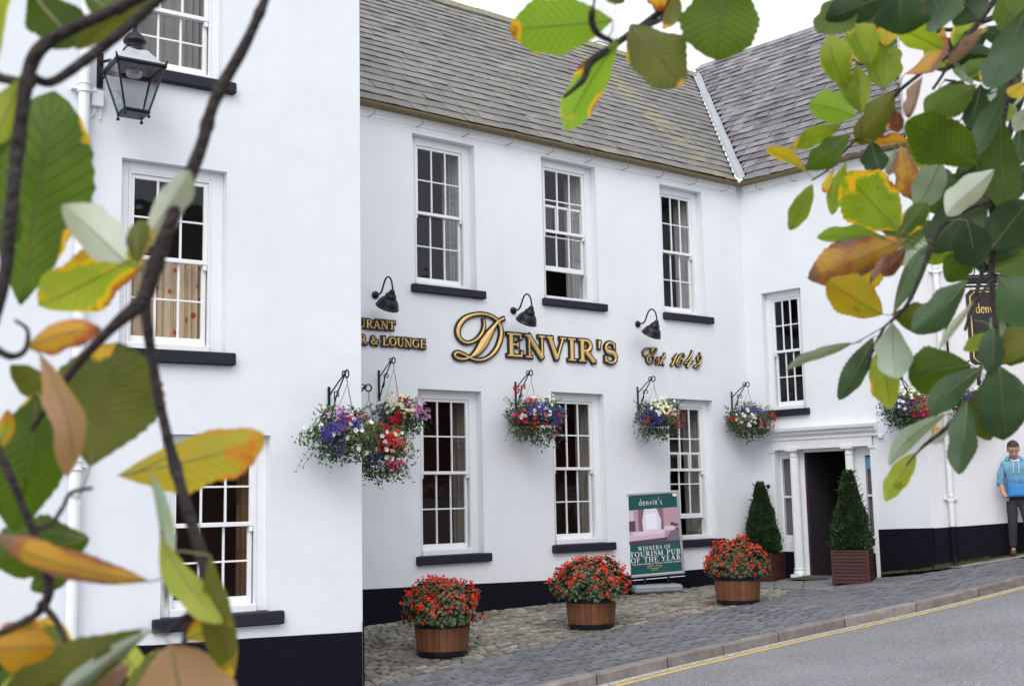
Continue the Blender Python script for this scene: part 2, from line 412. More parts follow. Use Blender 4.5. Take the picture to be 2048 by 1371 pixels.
for r in range(34):
    off = .155 + r * .105 + .05; s = .4 + (r % 2) * .1 + R_() * .03
    while s < L_[-1] - 8:
        a = kat(s + .1); b = kat(s + .12); t = (b - a) / np.linalg.norm(b - a); q = a + np.array([-t[1], t[0]]) * off
        if 3.0 < q[0] < 19.5 and not inside(q, poly) and not inside(q, slabpoly):
            wu = (np.array([q[0], q[1], 0]) - FRW.O) @ FRW.U; wn = (np.array([q[0], q[1], 0]) - FRW.O) @ FRW.N
            fn_ = (np.array([q[0], q[1], 0]) - FFAR.O) @ FFAR.N
            ln = (np.array([q[0], q[1], 0]) - FL.O) @ FL.N
            ok = (q[0] < 8 and (ln > 0 or q[0] > 6.9)) or (q[0] >= 8 and wn > -.02 and (fn_ > .55 or q[0] < 16.2))
            if ok and q[1] < 13.95: stone(mb, q[0], q[1], .0945, .0452, math.atan2(t[1], t[0]) + ru(-.02, .02), ru(-.009, .003), .05, .006, .006)
        s += .2
tag(mb.build('paver_strip', PAVE), kind='structure')
mb = MB(); sp = slabpoly
for i in range(3):
    a0, a1 = i / 3 + .004, (i + 1) / 3 - .004
    p0 = np.array(sp[0]) * (1 - a0) + np.array(sp[1]) * a0; p1 = np.array(sp[0]) * (1 - a1) + np.array(sp[1]) * a1
    q0 = np.array(sp[3]) * (1 - a0) + np.array(sp[2]) * a0; q1 = np.array(sp[3]) * (1 - a1) + np.array(sp[2]) * a1
    P = [(*p, G(*p) + z_) for z_ in (-.1, .004) for p in (p0, p1, q1, q0)]
    mb.add(P, [(4, 5, 6, 7), (0, 1, 5, 4), (1, 2, 6, 5), (2, 3, 7, 6), (3, 0, 4, 7)])
tag(mb.build('door_slab', SLAB), kind='structure')
# concrete apron by the neighbour
cp = [FFAR.p(.1, .0, 0)[:2], FFAR.p(.35, .62, 0)[:2], FFAR.p(6, 1.1, 0)[:2], FFAR.p(6, 0, 0)[:2]]
tag(gpoly(([cp[0]] + [tuple(FFAR.p(u, 0, 0)[:2]) for u in (1, 2, 3, 4, 6)], [cp[1]] + [tuple(FFAR.p(u, .62 + u * .06, 0)[:2]) for u in (1, 2, 3, 4, 6)]), .004, 4, 'concrete_path', CONC), kind='structure')

# ------------------------------------------------------------------ walls and windows
def wall(fr, u0, u1, z0, z1, holes, name, m, parent, depth=.13, thick=.3):
    us = sorted(set([u0, u1] + [h[0] for h in holes] + [h[1] for h in holes])); zs = sorted(set([z0, z1] + [h[2] for h in holes] + [h[3] for h in holes]))
    mb = MB(); ix = {}
    def vi(u, z):
        k = (round(u, 5), round(z, 5))
        if k not in ix: ix[k] = len(mb.v); mb.v.append(tuple(fr(u, 0, z)))
        return ix[k]
    for a in range(len(us) - 1):
        for b in range(len(zs) - 1):
            cu, cz = (us[a] + us[a + 1]) / 2, (zs[b] + zs[b + 1]) / 2
            if any(h[0] < cu < h[1] and h[2] < cz < h[3] for h in holes): continue
            mb.f.append((vi(us[a], zs[b]), vi(us[a + 1], zs[b]), vi(us[a + 1], zs[b + 1]), vi(us[a], zs[b + 1]))); mb.m.append(0)
    for h in holes:
        P = [fr(u, n, z) for n in (0, -thick) for u, z in ((h[0], h[2]), (h[1], h[2]), (h[1], h[3]), (h[0], h[3]))]
        mb.add(P, [(0, 1, 5, 4), (1, 2, 6, 5), (2, 3, 7, 6), (3, 0, 4, 7)])
    P = [fr(u, n, z) for n in (0, -thick) for u, z in ((u0, z0), (u1, z0), (u1, z1), (u0, z1))]
    mb.add(P, [(0, 1, 5, 4), (1, 2, 6, 5), (2, 3, 7, 6), (3, 0, 4, 7)])
    return mb.build(name, m, parent)
def window(fr, h, parent, cols=3, rows=2, rd=.13, fw=.125, raised=0.0, shut=.7, room=None, sill=(.05, .13), sillh=.115, curtain=None, shm=None, split=.5, fwl=None, uprow=2, ftop=.10, drop=0.0, shade=None):
    u0, u1, z0, z1 = h; fwl = fw if fwl is None else fwl
    a, b = u0 + fwl, u1 - fw; zb, zt = z0 + .075, z1 - ftop
    mb = MB(); B = .006
    mb.box(fr, (u0, -rd - .13, z0), (a, -rd, z1), bev=B); mb.box(fr, (b, -rd - .13, z0), (u1, -rd, z1), bev=B)
    mb.box(fr, (a, -rd - .13, zt), (b, -rd + .002, z1), bev=B); mb.box(fr, (a, -rd - .16, z0), (b, -rd + .035, zb), bev=B)
    # staff bead round the sash
    for (c0, c1) in ((a, a + .018), (b - .018, b)): mb.box(fr, (c0, -rd - .02, zb), (c1, -rd + .010, zt))
    mb.box(fr, (a + .018, -rd - .02, zt - .018), (b - .018, -rd + .008, zt))
    W = mb.build('window', PAINT, parent)
    zm = zb + (zt - zb) * split
    gm = MB()
    def sash(s0, s1, n, r, brail, trail, horn=False):
        sm = MB(); st = .045; t = .038
        sm.box(fr, (a + .018, n - t, s0), (a + .018 + st, n, s1), bev=.004); sm.box(fr, (b - .018 - st, n - t, s0), (b - .018, n, s1), bev=.004)
        l, r_ = a + .018 + st, b - .018 - st
        sm.box(fr, (l, n - t, s0), (r_, n - .001, s0 + brail), bev=.004); sm.box(fr, (l, n - t, s1 - trail), (r_, n - .001, s1), bev=.004)
        g0, g1 = s0 + brail, s1 - trail
        for k in range(1, cols): c = l + (r_ - l) * k / cols; sm.box(fr, (c - .011, n - .03, g0), (c + .011, n - .004, g1), bev=.003)
        for k in range(1, r): c = g0 + (g1 - g0) * k / r; sm.box(fr, (l, n - .028, c - .010), (r_, n - .006, c + .010), bev=.003)
        if horn:
            for c in (a + .018, b - .018 - st): sm.box(fr, (c, n - t, s0 - .06), (c + st, n - .002, s0), bev=.01)
        gm.add([fr(l, n - .02, g0), fr(r_, n - .02, g0), fr(r_, n - .02, g1), fr(l, n - .02, g1)], [(0, 1, 2, 3)])
        sm.build('sash', PAINT, W)
    sash(zm - .02 - drop, zt - .018 - drop, -rd - .012, uprow, .045, .045, True)
    sash(zb + raised, zm + .022 + raised, -rd - .056, rows, .08, .04)
    gm.build('pane', GLASS, W)
    sm = MB(); sm.box(fr, (u0 - sill[0], -rd - .02, z0 - sillh), (u1 + sill[1], .075, z0 + .002), bev=.012)
    # roughen the stone edge slightly
    sm.v = [tuple(np.array(v) + np.array([0, 0, 1]) * .006 * noise.noise(Vector(v) * 5)) for v in sm.v]
    sm.build('sill', SILL, W)
    # room behind
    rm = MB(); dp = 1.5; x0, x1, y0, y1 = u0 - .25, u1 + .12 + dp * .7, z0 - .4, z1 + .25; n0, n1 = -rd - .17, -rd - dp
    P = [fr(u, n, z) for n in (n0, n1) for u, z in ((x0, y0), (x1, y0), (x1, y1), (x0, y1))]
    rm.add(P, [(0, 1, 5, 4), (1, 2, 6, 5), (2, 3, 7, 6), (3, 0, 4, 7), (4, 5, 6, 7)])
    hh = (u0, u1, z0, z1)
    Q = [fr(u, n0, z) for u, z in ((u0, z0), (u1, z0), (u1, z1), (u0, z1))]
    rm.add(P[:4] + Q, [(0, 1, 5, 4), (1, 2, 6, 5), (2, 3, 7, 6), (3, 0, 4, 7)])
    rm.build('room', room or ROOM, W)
    if shut > 0:
        S = MB(); n0, n1 = -rd - .175, -rd - .175 - shut; us = b + .03
        S.box(fr, (us, n1, z0 + .02), (us + .03, n0, z1 - .06))
        H = z1 - z0 - .08
        for c0, c1 in ((.04, .30), (.34, .66), (.70, .96)):
            for m0, m1 in ((.10, .90),):
                za, zb_ = z0 + .02 + H * c0, z0 + .02 + H * c1; na, nb = n0 - shut * m0, n0 - shut * m1
                S.box(fr, (us - .012, nb, za), (us, nb + .03, zb_)); S.box(fr, (us - .012, na - .03, za), (us, na, zb_))
                S.box(fr, (us - .012, nb + .03, za), (us, na - .03, za + .03)); S.box(fr, (us - .012, nb + .03, zb_ - .03), (us, na - .03, zb_))
                S.box(fr, (us - .009, nb + shut * .18, za + .09), (us, na - shut * .18, zb_ - .09), bev=.008)
        S.box(fr, (us - .02, n0 - shut * .5 - .012, z0 + .02), (us, n0 - shut * .5 + .012, z1 - .06))
        S.build('shutter', shm or SHUT, W)
    if curtain:
        cm_, c0, c1, zz0, zz1, amp = curtain
        S = MB(); K = 90; n0 = -rd - .24; o = 0
        for z in (zz0, (zz0 + zz1) / 2, zz1):
            for k in range(K + 1):
                u = c0 + (c1 - c0) * k / K; S.v.append(tuple(fr(u, n0 + amp * math.sin(k * .75 + 2 * math.sin(k * .17)) + amp * .5 * math.sin(k * 1.9), z)))
        for r in range(2):
            for k in range(K): q = r * (K + 1) + k; S.f.append((q, q + 1, q + K + 2, q + K + 1)); S.m.append(0)
        S.build('curtain', cm_, W, smooth=True)
    return W
def hole(fr, p_tl, p_tr, p_bl, p_br):
    a = fr.at(*p_tl); b = fr.at(*p_tr); c = fr.at(*p_bl); d = fr.at(*p_br)
    return ((a[0] + c[0]) / 2, (b[0] + d[0]) / 2, (c[1] + d[1]) / 2, (a[1] + b[1]) / 2)
# --- main building
PUB = thing('public_house', (uc, 14.0, G(uc, 14)), 'white rendered two storey pub with slate roof and gold lettering', 'pub')
h1 = hole(FM, (822.7, 265.7), (948, 291), (829, 569), (954, 582))
h2 = hole(FM, (1080.5, 312.7), (1192, 334), (1090, 596), (1197, 609))
h3 = hole(FM, (1318, 366), (1403, 386), (1328, 624), (1412, 635))
h4 = hole(FM, (834.4, 777.4), (963, 782), (840, 1112), (968, 1106))
h5 = hole(FM, (1101.8, 782.5), (1209, 788), (1110, 1089), (1214, 1084.5))
h6 = hole(FM, (1336, 795.6), (1428, 801), (1340, 1079.5), (1433, 1078))
zeave = FM.at(1100, 284)[1]
zeave = (FM.at(722, 206)[1] + FM.at(1476, 372)[1]) / 2
wall(FM, 6.6, uc, -.6, zeave + .05, [h1, h2, h3, h4, h5, h6], 'front_wall', WALL, PUB)
window(FM, h1, PUB, shut=.42)
window(FM, h2, PUB, raised=.42, shut=.38)
window(FM, h3, PUB, shut=.30, sill=(.03, .13))
BRSH = mat('stained_shutter', (.34, .31, .28), .5, (.26, .23, .20), 5)
window(FM, h4, PUB, shut=.32, room=ROOMR, shm=BRSH, sill=(.06, .1))
window(FM, h5, PUB, shut=.30, room=ROOMR, shm=BRSH, sill=(.06, .12))
window(FM, h6, PUB, shut=.34, raised=.28, shm=mat('stone_shutter', (.36, .34, .31), .5, (.27, .25, .23), 5), sill=(.06, .12))
# plinth band (top edge follows the street)
def plinth(fr, pts, name, parent, proud=.012):
    mb = MB(); q = [fr.at(*p) for p in pts]; vs = []
    for u, z in q:
        for n in (proud, -.02): vs.append(fr(u, n, z))
        for n in (proud, -.02): vs.append(fr(u, n, z - 1.6))
    fs = []
    for i in range(len(q) - 1):
        a = 4 * i; b = a + 4
        fs += [(a, b, b + 2, a + 2), (a, b, b + 1, a + 1)]
    fs += [(0, 1, 3, 2), (4 * len(q) - 4, 4 * len(q) - 3, 4 * len(q) - 1, 4 * len(q) - 2)]
    mb.add(vs, fs); return mb.build(name, BLACK, parent)
plinth(FM, [(690, 1180), (720, 1178), (900, 1169), (1110, 1159), (1250, 1150), (1370, 1140), (1440, 1134), (1508, 1128)], 'plinth', PUB)
# wing
WT = FRW.at(1600, 342)[1]
hw = hole(FRW, (1519, 589), (1601, 573), (1546, 822), (1620, 814)); hw = (FRW.at(1528, 700)[0], FRW.at(1607, 700)[0], FRW.at(1580, 818)[1], FRW.at(1560, 581)[1])
pu0, pu1, pz1 = FRW.at(1548, 1000)[0], FRW.at(1754, 1000)[0], FRW.at(1650, 868)[1]
door = (FRW.at(1603, 1000)[0], FRW.at(1699, 1000)[0])
wall(FRW, 0, UEND, -.6, zeave + .05, [hw, (pu0, pu1, -.6, pz1)], 'wing_wall', WALL, PUB, thick=.4)
# the wing window is seen from its left: its frame stands on the right of the reveal
window(FRW, hw, PUB, shut=.35, fw=.10, rd=.12, sill=(.05, .07))
plinth(FRW, [(1757, 1058), (1800, 1056.5), (1866, 1055)], 'plinth', PUB)
# gutters
def gutter(fr, p0, p1, parent, nb, n=.13):
    (u0, z0), (u1, z1) = fr.at(*p0, n), fr.at(*p1, n); z0, z1 = (z0 + zeave) / 2 - .01, (z1 + zeave) / 2 - .01; mb = MB(); r = .062; K = 40; o = 0
    for i in range(K + 1):
        t = i / K; u = u0 + (u1 - u0) * t; z = z0 + (z1 - z0) * t + .004 * math.sin(t * 19) + .002 * math.sin(t * 43)
        for rr in (r, r - .008):
            for k in range(9): a = math.pi + math.pi * k / 8; mb.v.append(tuple(fr(u, n + rr * math.cos(a), z + rr * math.sin(a) + r * .6)))
    for i in range(K):
        for k in range(17):
            a = i * 18 + k; b = a + 18; mb.f.append((a, a + 1, b + 1, b)); mb.m.append(0)
        a = i * 18; b = a + 18; mb.f.append((a, a + 17, b + 17, b)) if False else None
    g = mb.build('gutter', GUT, parent, smooth=False)
    cm = MB()
    ca = [(0.0, -.13), (.012, -.125), (.014, -.10), (.03, -.07), (.035, -.03), (0.055, -.02), (.055, .03), (0, .03)]
    P = [fr(u, nn, z + dz) for (u, z) in ((u0, z0), (u1, z1)) for nn, dz in ca]
    m_ = len(ca); cm.add(P, [(k, k + 1, m_ + k + 1, m_ + k) for k in range(m_ - 1)])
    cm.build('cornice', PAINT, parent)
    cm = MB(); cm.box(fr, (u0, .062, zeave - .05), (u1, .088, zeave + .055)); cm.build('fascia', GUT, parent)
    for i in range(nb):
        t = (i + .55) / nb; u = u0 + (u1 - u0) * t; z = z0 + (z1 - z0) * t; bm = MB()
        bm.tube([fr(u, n + .05, z + .03), fr(u, n + .045, z - .05), fr(u, n + .04, z - .13), fr(u, .0, z - .135)], .006, 5)
        bm.tube([fr(u, n + .062, z + .04), fr(u, n + .03, z + .05), fr(u, n - .02, z + .045)], .006, 5)
        bm.build('gutter_bracket', GUT, g)
gutter(FM, (690, 201), (1480, 374), PUB, 10)
gutter(FRW, (1478, 374), (1846, 277), PUB, 5)
# roofs of single slates
SLM = mat('slate', (.165, .158, .148), .62, (.115, .112, .105), 2.4, .5, .5, 45, island=.20, speck=(9, .66, (.26, .26, .20)), big=.16, bigscale=1.2)
SLR = mat('slate_purple', (.165, .155, .168), .55, (.10, .096, .11), 2.2, .5, .6, 45, island=.42, speck=(12, .66, (.30, .29, .30)), big=.28, bigscale=1.6)
LICH = mat('mossy_ridge', (.26, .24, .15), .85, (.15, .15, .10), 7, .5, .6, 40)
# lichen streak on the main roof
def add_streak(m, cx, wdt, col):
    t = m.node_tree; N = t.nodes; L = t.links; b = N['Principled BSDF']; src = b.inputs['Base Color'].links[0].from_socket
    tc = N.new('ShaderNodeTexCoord'); sp_ = N.new('ShaderNodeSeparateXYZ'); L.new(tc.outputs['Object'], sp_.inputs[0])
    dd = N.new('ShaderNodeMath'); dd.operation = 'SUBTRACT'; L.new(sp_.outputs[0], dd.inputs[0]); dd.inputs[1].default_value = cx
    ab = N.new('ShaderNodeMath'); ab.operation = 'ABSOLUTE'; L.new(dd.outputs[0], ab.inputs[0])
    mr = N.new('ShaderNodeMapRange'); mr.inputs['From Min'].default_value = wdt; mr.inputs['From Max'].default_value = 0; mr.inputs['To Max'].default_value = .5; L.new(ab.outputs[0], mr.inputs['Value'])
    nz = N.new('ShaderNodeTexNoise'); nz.inputs['Scale'].default_value = 2.6; nz.inputs['Detail'].default_value = 8; L.new(tc.outputs['Object'], nz.inputs['Vector'])
    m2 = N.new('ShaderNodeMapRange'); m2.inputs['From Min'].default_value = .38; m2.inputs['From Max'].default_value = .6; L.new(nz.outputs['Fac'], m2.inputs['Value'])
    mu = N.new('ShaderNodeMath'); mu.operation = 'MULTIPLY'; L.new(mr.outputs[0], mu.inputs[0]); L.new(m2.outputs[0], mu.inputs[1])
    mx_ = N.new('ShaderNodeMixRGB'); L.new(mu.outputs[0], mx_.inputs[0]); L.new(src, mx_.inputs[1]); mx_.inputs[2].default_value = (*col, 1); L.new(mx_.outputs[0], b.inputs['Base Color'])
VT = (3.81, 4.09, 3.91)
add_streak(SLM, -.6, .55, (.30, .29, .10))
def slates(E, U, S, smax, umin, umax, name, m, parent, gauge=.255, wr=(.25, .40), neat=1.0):
    """E eave origin, U along, S unit up-slope; umin/umax give the limits at slope distance s"""
    U = np.array(U, float); S = np.array(S, float); Nn = np.cross(U, S); Nn /= np.linalg.norm(Nn)
    if Nn[2] < 0: Nn = -Nn
    mb = MB(); i = 0; s = -.06
    und = [E + U * umin(0) - Nn * .03, E + U * umax(0) - Nn * .03, E + U * umax(smax) + S * smax - Nn * .03, E + U * umin(smax) + S * smax - Nn * .03]
    while s < smax - .05:
        g = gauge * (1 - .12 * i / 20); u = umin(s) - R_() * .4; lo, hi = umin(s), umax(s); lo2, hi2 = umin(s + g * 1.25), umax(s + g * 1.25)
        while u < hi:
            wd = ru(*wr); a, b = max(u + .003, lo), min(u + wd - .003, hi)
            if b - a > .03:
                lift = .024 + ru(-.003, .006) * neat; s0 = s + ru(-.008, .008) * neat + (ru(-.03, .0) if R_() < .06 * neat else 0); s1 = min(s + g * 1.3, smax + .05); tw = ru(-.006, .006) * neat
                a2, b2 = max(a, lo2), min(b, hi2)
                if b2 < a2: b2 = a2
                if a2 > b: a2 = b
                P = []
                for (uu, ss, nn) in ((a, s0, lift + tw), (b, s0 + ru(-.004, .004), lift - tw), (b2, s1, .006), (a2, s1, .006)):
                    P.append(E + U * uu + S * ss + Nn * nn)
                P += [p - Nn * .009 for p in P]
                mb.add(P, [(0, 1, 2, 3), (0, 1, 5, 4), (1, 2, 6, 5), (3, 0, 4, 7), (4, 5, 6, 7)])
            u += wd
        s += g; i += 1
    r = mb.build(name, [m], parent); ub = MB(); ub.add(und, [(0, 1, 2, 3)]); ub.build('light_block_sheet', IRON, r); return r  # black sheet added under the slates to block light
_perp = -FRW.N; _eR = np.array([uc, 14.0, 0]) + FRW.N * .10
def valley(h):
    y = 13.9 + h / (VT[2] / VT[1]); x = (h / (VT[2] / VT[0]) + _eR @ _perp - y * _perp[1]) / _perp[0]
    return np.array([x, y, zeave + .06 + h])
eM = np.array([uc, 14.0 - .10, zeave + .06]); vt = np.array(VT); SM = np.array([0, VT[1], VT[2]]); sM = np.linalg.norm(SM); SM = SM / sM
slates(eM, (1, 0, 0), SM, sM, lambda s: -10.5, lambda s: valley(s * SM[2])[0] - uc - .06, 'roof', SLM, PUB)
SR = np.array([VT[0], 0, VT[2]]); UR3 = np.array([FRW.U[0], FRW.U[1], 0]); perp = -FRW.N; SR = perp * (VT[0]) + np.array([0, 0, VT[2]]); sR = np.linalg.norm(SR); SR = SR / sR
# valley in the wing's own axes
vu = float(vt @ UR3)
eR = np.array([uc, 14.0, zeave + .06]) + FRW.N * .10
def vmin(s): return float((valley(s * SR[2]) - eR) @ UR3) + .06
slates(eR, UR3, SR, sR * float(vt @ perp) / VT[0], vmin, lambda s: UEND - .02, 'roof', SLR, PUB, gauge=.24, wr=(.26, .36), neat=1.7)
# lead valley
mb = MB(); o0 = valley(-.06) + np.array([0, 0, .0])
vd = valley(VT[2] * .985) - o0; side = np.cross(vd / np.linalg.norm(vd), (0, 0, 1)); side /= np.linalg.norm(side)
K = 14; vs = []
for i in range(K + 1):
    t = i / K; c = o0 + vd * t; wv = .085 + .008 * math.sin(i * 2.1)
    vs += [c - side * wv + np.array([0, 0, .115]), c - side * wv * .5 + np.array([0, 0, .085 + .008 * math.sin(i * 1.7)]), c + np.array([0, 0, .06]), c + side * wv * .6 + np.array([0, 0, .09]), c + side * wv + np.array([0, 0, .12])]
mb.add(vs, [(5 * i + k, 5 * i + k + 1, 5 * i + 6 + k, 5 * i + 5 + k) for i in range(K) for k in range(4)])
mb.build('valley_flashing', LEAD, PUB)
# ridges
def ridge(p, d, L, parent):
    mb = MB(); d = np.array(d, float); d /= np.linalg.norm(d); sd_ = np.cross(d, (0, 0, 1)); s = 0
    while s < L:
        l = .45; a, b = p + d * s, p + d * (s + l - .01); hh = .085 + ru(-.008, .008)
        P = []
        for q in (a, b): P += [q - sd_ * .17 + np.array([0, 0, -.11]), q - sd_ * .04 + np.array([0, 0, hh * .7]), q + sd_ * .04 + np.array([0, 0, hh * .7]), q + sd_ * .17 + np.array([0, 0, -.11])]
        mb.add(P, [(0, 1, 5, 4), (1, 2, 6, 5), (2, 3, 7, 6), (0, 1, 2, 3), (4, 5, 6, 7)]); s += l
    return mb.build('ridge', LICH, parent)
top = np.array([uc, 13.9, zeave + .06]) + np.array(VT)
ridge(top, (-1, 0, 0), 14.2, PUB)
# back slopes close the roof
mb = MB(); mb.add([top, top + np.array([-14.4, 0, 0]), top + np.array([-14.4, 4.5, -4]), top + np.array([0, 4.5, -4])], [(0, 1, 2, 3)])
rt = top.copy(); re_ = top + UR3 * (UEND + 4.05); ridge(rt, UR3, UEND + 4.0, PUB)
mb.add([rt, re_, re_ + perp * 4 + np.array([0, 0, -4]), rt + perp * 4 + np.array([0, 0, -4])], [(0, 1, 2, 3)])
mb.build('rear_roof', SLM, PUB)
# chimney
cu0, _ = FM.at(1196, 80, -4.3); cu1, _ = FM.at(1236, 80, -4.3); cz1 = FM.at(1210, -60, -4.3)[1]
mb = MB(); mb.box(FM, (cu0, -4.3, 10.2), (cu1, -5.0, cz1), bev=.01); C_ = mb.build('chimney', WALL, PUB)
mb = MB(); mb.box(FM, (cu0 - .06, -4.24, cz1 + .002), (cu1 + .06, -5.06, cz1 + .14), bev=.01); mb.build('chimney_cap', WALL, C_)
mb = MB()
for zz in (10.55, 11.0, 11.5): mb.box(FM, (cu0 - .008, -4.292, zz), (cu1 + .008, -5.008, zz + .012))
mb.build('chimney_joint', SILL, C_)

# --- door surround
PO = thing('doorway', FRW.p((door[0] + door[1]) / 2, 0, G(*FRW.p(1.4, 0, 0)[:2])), 'white classical door surround with columns round the dark open doorway', 'doorway')
gz = G(*FRW.p(1.4, 0, 0)[:2]); zd = FRW.at(1645, 902)[1]
zcap = FRW.at(1650, 876)[1]
mb = MB(); n0 = -.16; d0_, d1_ = door
lgl = (FRW.at(1560, 1000)[0] - .02, FRW.at(1577, 1000)[0] + .035); rgl = (FRW.at(1725, 1000)[0] + .0, FRW.at(1742, 1000)[0] + .02)
zl1, zl0 = FRW.at(1568, 913)[1] - .03, FRW.at(1570, 1070)[1]
def bx(a, b, **k): mb.box(FRW, a, b, **k)
bx((pu0, n0 - .04, zd), (pu1, n0, pz1)); 
for (g0, g1, lo, hi) in ((lgl[0], lgl[1], pu0, d0_), (rgl[0], rgl[1], d1_, pu1)):
    bx((lo, n0 - .04, -.3), (g0, n0, zd)); bx((g1, n0 - .04, -.3), (hi, n0, zd)); bx((g0, n0 - .04, zl1), (g1, n0 + .001, zd)); bx((g0, n0 - .04, zl0 - .28), (g1, n0 + .001, zl0))
    zc = (zl0 + zl1) / 2; bx((g0, n0 - .05, zc - .018), (g1, n0 - .012, zc + .018))
    bx((g0 - .03, n0 - .02, zl0 - .03), (g0, n0 + .02, zl1 + .03)); bx((g1, n0 - .02, zl0 - .03), (g1 + .03, n0 + .02, zl1 + .03)); bx((g0, n0 - .02, zl1), (g1, n0 + .018, zl1 + .03))
mb.build('surround_panel', PAINT, PO)
mb = MB()
for (g0, g1) in (lgl, rgl): mb.box(FRW, (g0 - .06, n0 - .09, -.3), (g1 + .06, n0 + .006, zl0 - .28))
mb.build('black_panel', BLACK, PO)
mb = MB()
for (g0, g1) in (lgl, rgl): mb.add([FRW(u, n0 - .04, z) for u, z in ((g0, zl0), (g1, zl0), (g1, zl1), (g0, zl1))], [(0, 1, 2, 3)])
sg = mb.build('pane', GLASS, PO)
mb = MB()
for (g0, g1) in (lgl, rgl): mb.add([FRW(u, n0 - .085, z) for u, z in ((g0 - .05, zl0 - .05), (g1 + .05, zl0 - .05), (g1 + .05, zl1 + .05), (g0 - .05, zl1 + .05))], [(0, 1, 2, 3)])
mb.build('blind', mat('dusty_blind', (.16, .15, .17), .8, (.12, .115, .13), 3), PO)
mb = MB(); g0, g1 = rgl; mb.box(FRW, (g0 + .01, n0 - .038, zl1 - .22), (g1 - .03, n0 - .032, zl1 - .03)); mb.build('sticker', mat('blue_sticker', (.05, .32, .55), .4, (.12, .5, .7), 20, .4), PO)
# entablature: stepped mouldings
mb = MB(); e0, e1 = FRW.at(1530, 860)[0] + .02, FRW.at(1755, 845)[0]
ztop = FRW.at(1700, 848, .1)[1]
prof = [(.0, zcap), (.05, zcap), (.05, zcap + .07), (.065, zcap + .08), (.065, ztop - .14), (.10, ztop - .11), (.10, ztop - .08), (.16, ztop - .05), (.17, ztop), (0, ztop + .015)]
mb.add([FRW(u, n, z) for u in (e0, e1) for n, z in prof], [(k, k + 1, 11 + k, 10 + k) for k in range(9)] + [tuple(range(10)), tuple(range(10, 20))])
bxx = lambda a, b, **k: mb.box(FRW, a, b, **k)
mb.build('entablature', PAINT, PO)
mb = MB(); bx((pu0 + .02, n0, zcap - .16), (pu1 - .02, .03, zcap - .002)); bx((d0_ - .0, n0 - .05, zd - .0), (d1_, n0 + .04, zcap - .162)); mb.build('lintel', PAINT, PO)
def column(u, r, nn):
    mb = MB(); c = FRW(u, nn, 0); z0 = gz - .02; z1 = zcap - .16; K = 48
    for (zz, rr) in ((z0 + .16, r), (z0 + (z1 - z0) * .4, r * .985), (z1 - .13, r * .90)):
        for k in range(K):
            a = 2 * math.pi * k / K; q = rr * (1 - (.10 if k % 3 == 1 else 0)); mb.v.append((c[0] + q * math.cos(a), c[1] + q * math.sin(a), zz))
    for i in range(2):
        for k in range(K): k2 = (k + 1) % K; mb.f.append((i * K + k, i * K + k2, i * K + K + k2, i * K + K + k)); mb.m.append(0)
    T = TT((c[0], c[1], 0), FRW_ANG)
    mb.lathe(T, [(r * 1.3, z0 + .05), (r * 1.35, z0 + .075), (r * 1.2, z0 + .10), (r * 1.12, z0 + .115), (r * 1.22, z0 + .14), (r, z0 + .165)], 28)
    mb.box(T, (-r * 1.45, -r * 1.45, z0), (r * 1.45, r * 1.45, z0 + .05), bev=.004)
    mb.lathe(T, [(r * .9, z1 - .13), (r * 1.02, z1 - .115), (r * .92, z1 - .10), (r * .92, z1 - .06), (r * 1.25, z1 - .03)], 28)
    mb.box(T, (-r * 1.45, -r * 1.45, z1 - .03), (r * 1.45, r * 1.45, z1 + .03), bev=.004)
    return mb.build('column', PAINT, PO)
FRW_ANG = -1.48465600
column(FRW.at(1591, 1000, -.02)[0], .078, -.04); column(FRW.at(1702, 1000, -.02)[0], .072, -.04)
mb = MB()
for u in (FRW.at(1550, 1000)[0], FRW.at(1750, 1000)[0]):
    bx((u - .035, n0, gz - .2), (u + .035, .018, zcap - .2), bev=.004); bx((u - .055, n0, zcap - .20), (u + .055, .04, zcap - .162), bev=.004)
mb.build('pilaster', PAINT, PO)
# hall behind the door
mb = MB(); P = [FRW(u, n, z) for n in (n0 - .04, -3.2) for u, z in ((d0_ + .0, gz - .02), (d1_, gz - .02), (d1_, zd + .02), (d0_, zd + .02))]
mb.add(P, [(0, 1, 5, 4), (1, 2, 6, 5), (2, 3, 7, 6), (3, 0, 4, 7), (4, 5, 6, 7)]); mb.build('hall', mat('hall_dark', (.03, .026, .03), .8, (.018, .016, .02), 2), PO)
mb = MB(); mb.box(FRW, (d0_ - .0, n0 - .045, gz - .02), (d0_ + .012, n0 + .012, zd)); mb.build('door_jamb', mat('maroon_jamb', (.10, .045, .07), .5), PO)
mb = MB(); mb.box(FRW, (d1_ - .10, n0 - 1.0, gz), (d1_ - .055, n0 - .12, zd - .03)); dl = mb.build('door', mat('dark_door_paint', (.018, .017, .026), .35), PO)
mb = MB(); mb.box(FRW, (d1_ - .62, -1.4, gz + 1.0), (d1_ - .36, -1.39, gz + 1.32)); mb.build('notice', mat('dim_notice', (.10, .10, .12), .6), PO)
mb = MB(); mb.box(FRW, (d0_ - .02, n0 - .1, gz - .05), (d1_ + .02, .10, gz + .012), bev=.01); mb.build('threshold', mat('worn_step', (.12, .11, .10), .8, (.08, .07, .065), 8), PO)
mb = MB(); mb.box(FRW, (d0_ - .05, .08, gz - .02), (d1_ - .05, .5, gz + .0), bev=.006); tag(mb.build('doormat', mat('coir_mat', (.075, .06, .05), .95, (.05, .04, .035), 40, .5, .8, 150), off=FRW((d0_ + d1_) / 2, .3, gz)), 'thin dark coir doormat in front of the open pub doorway', 'doormat')
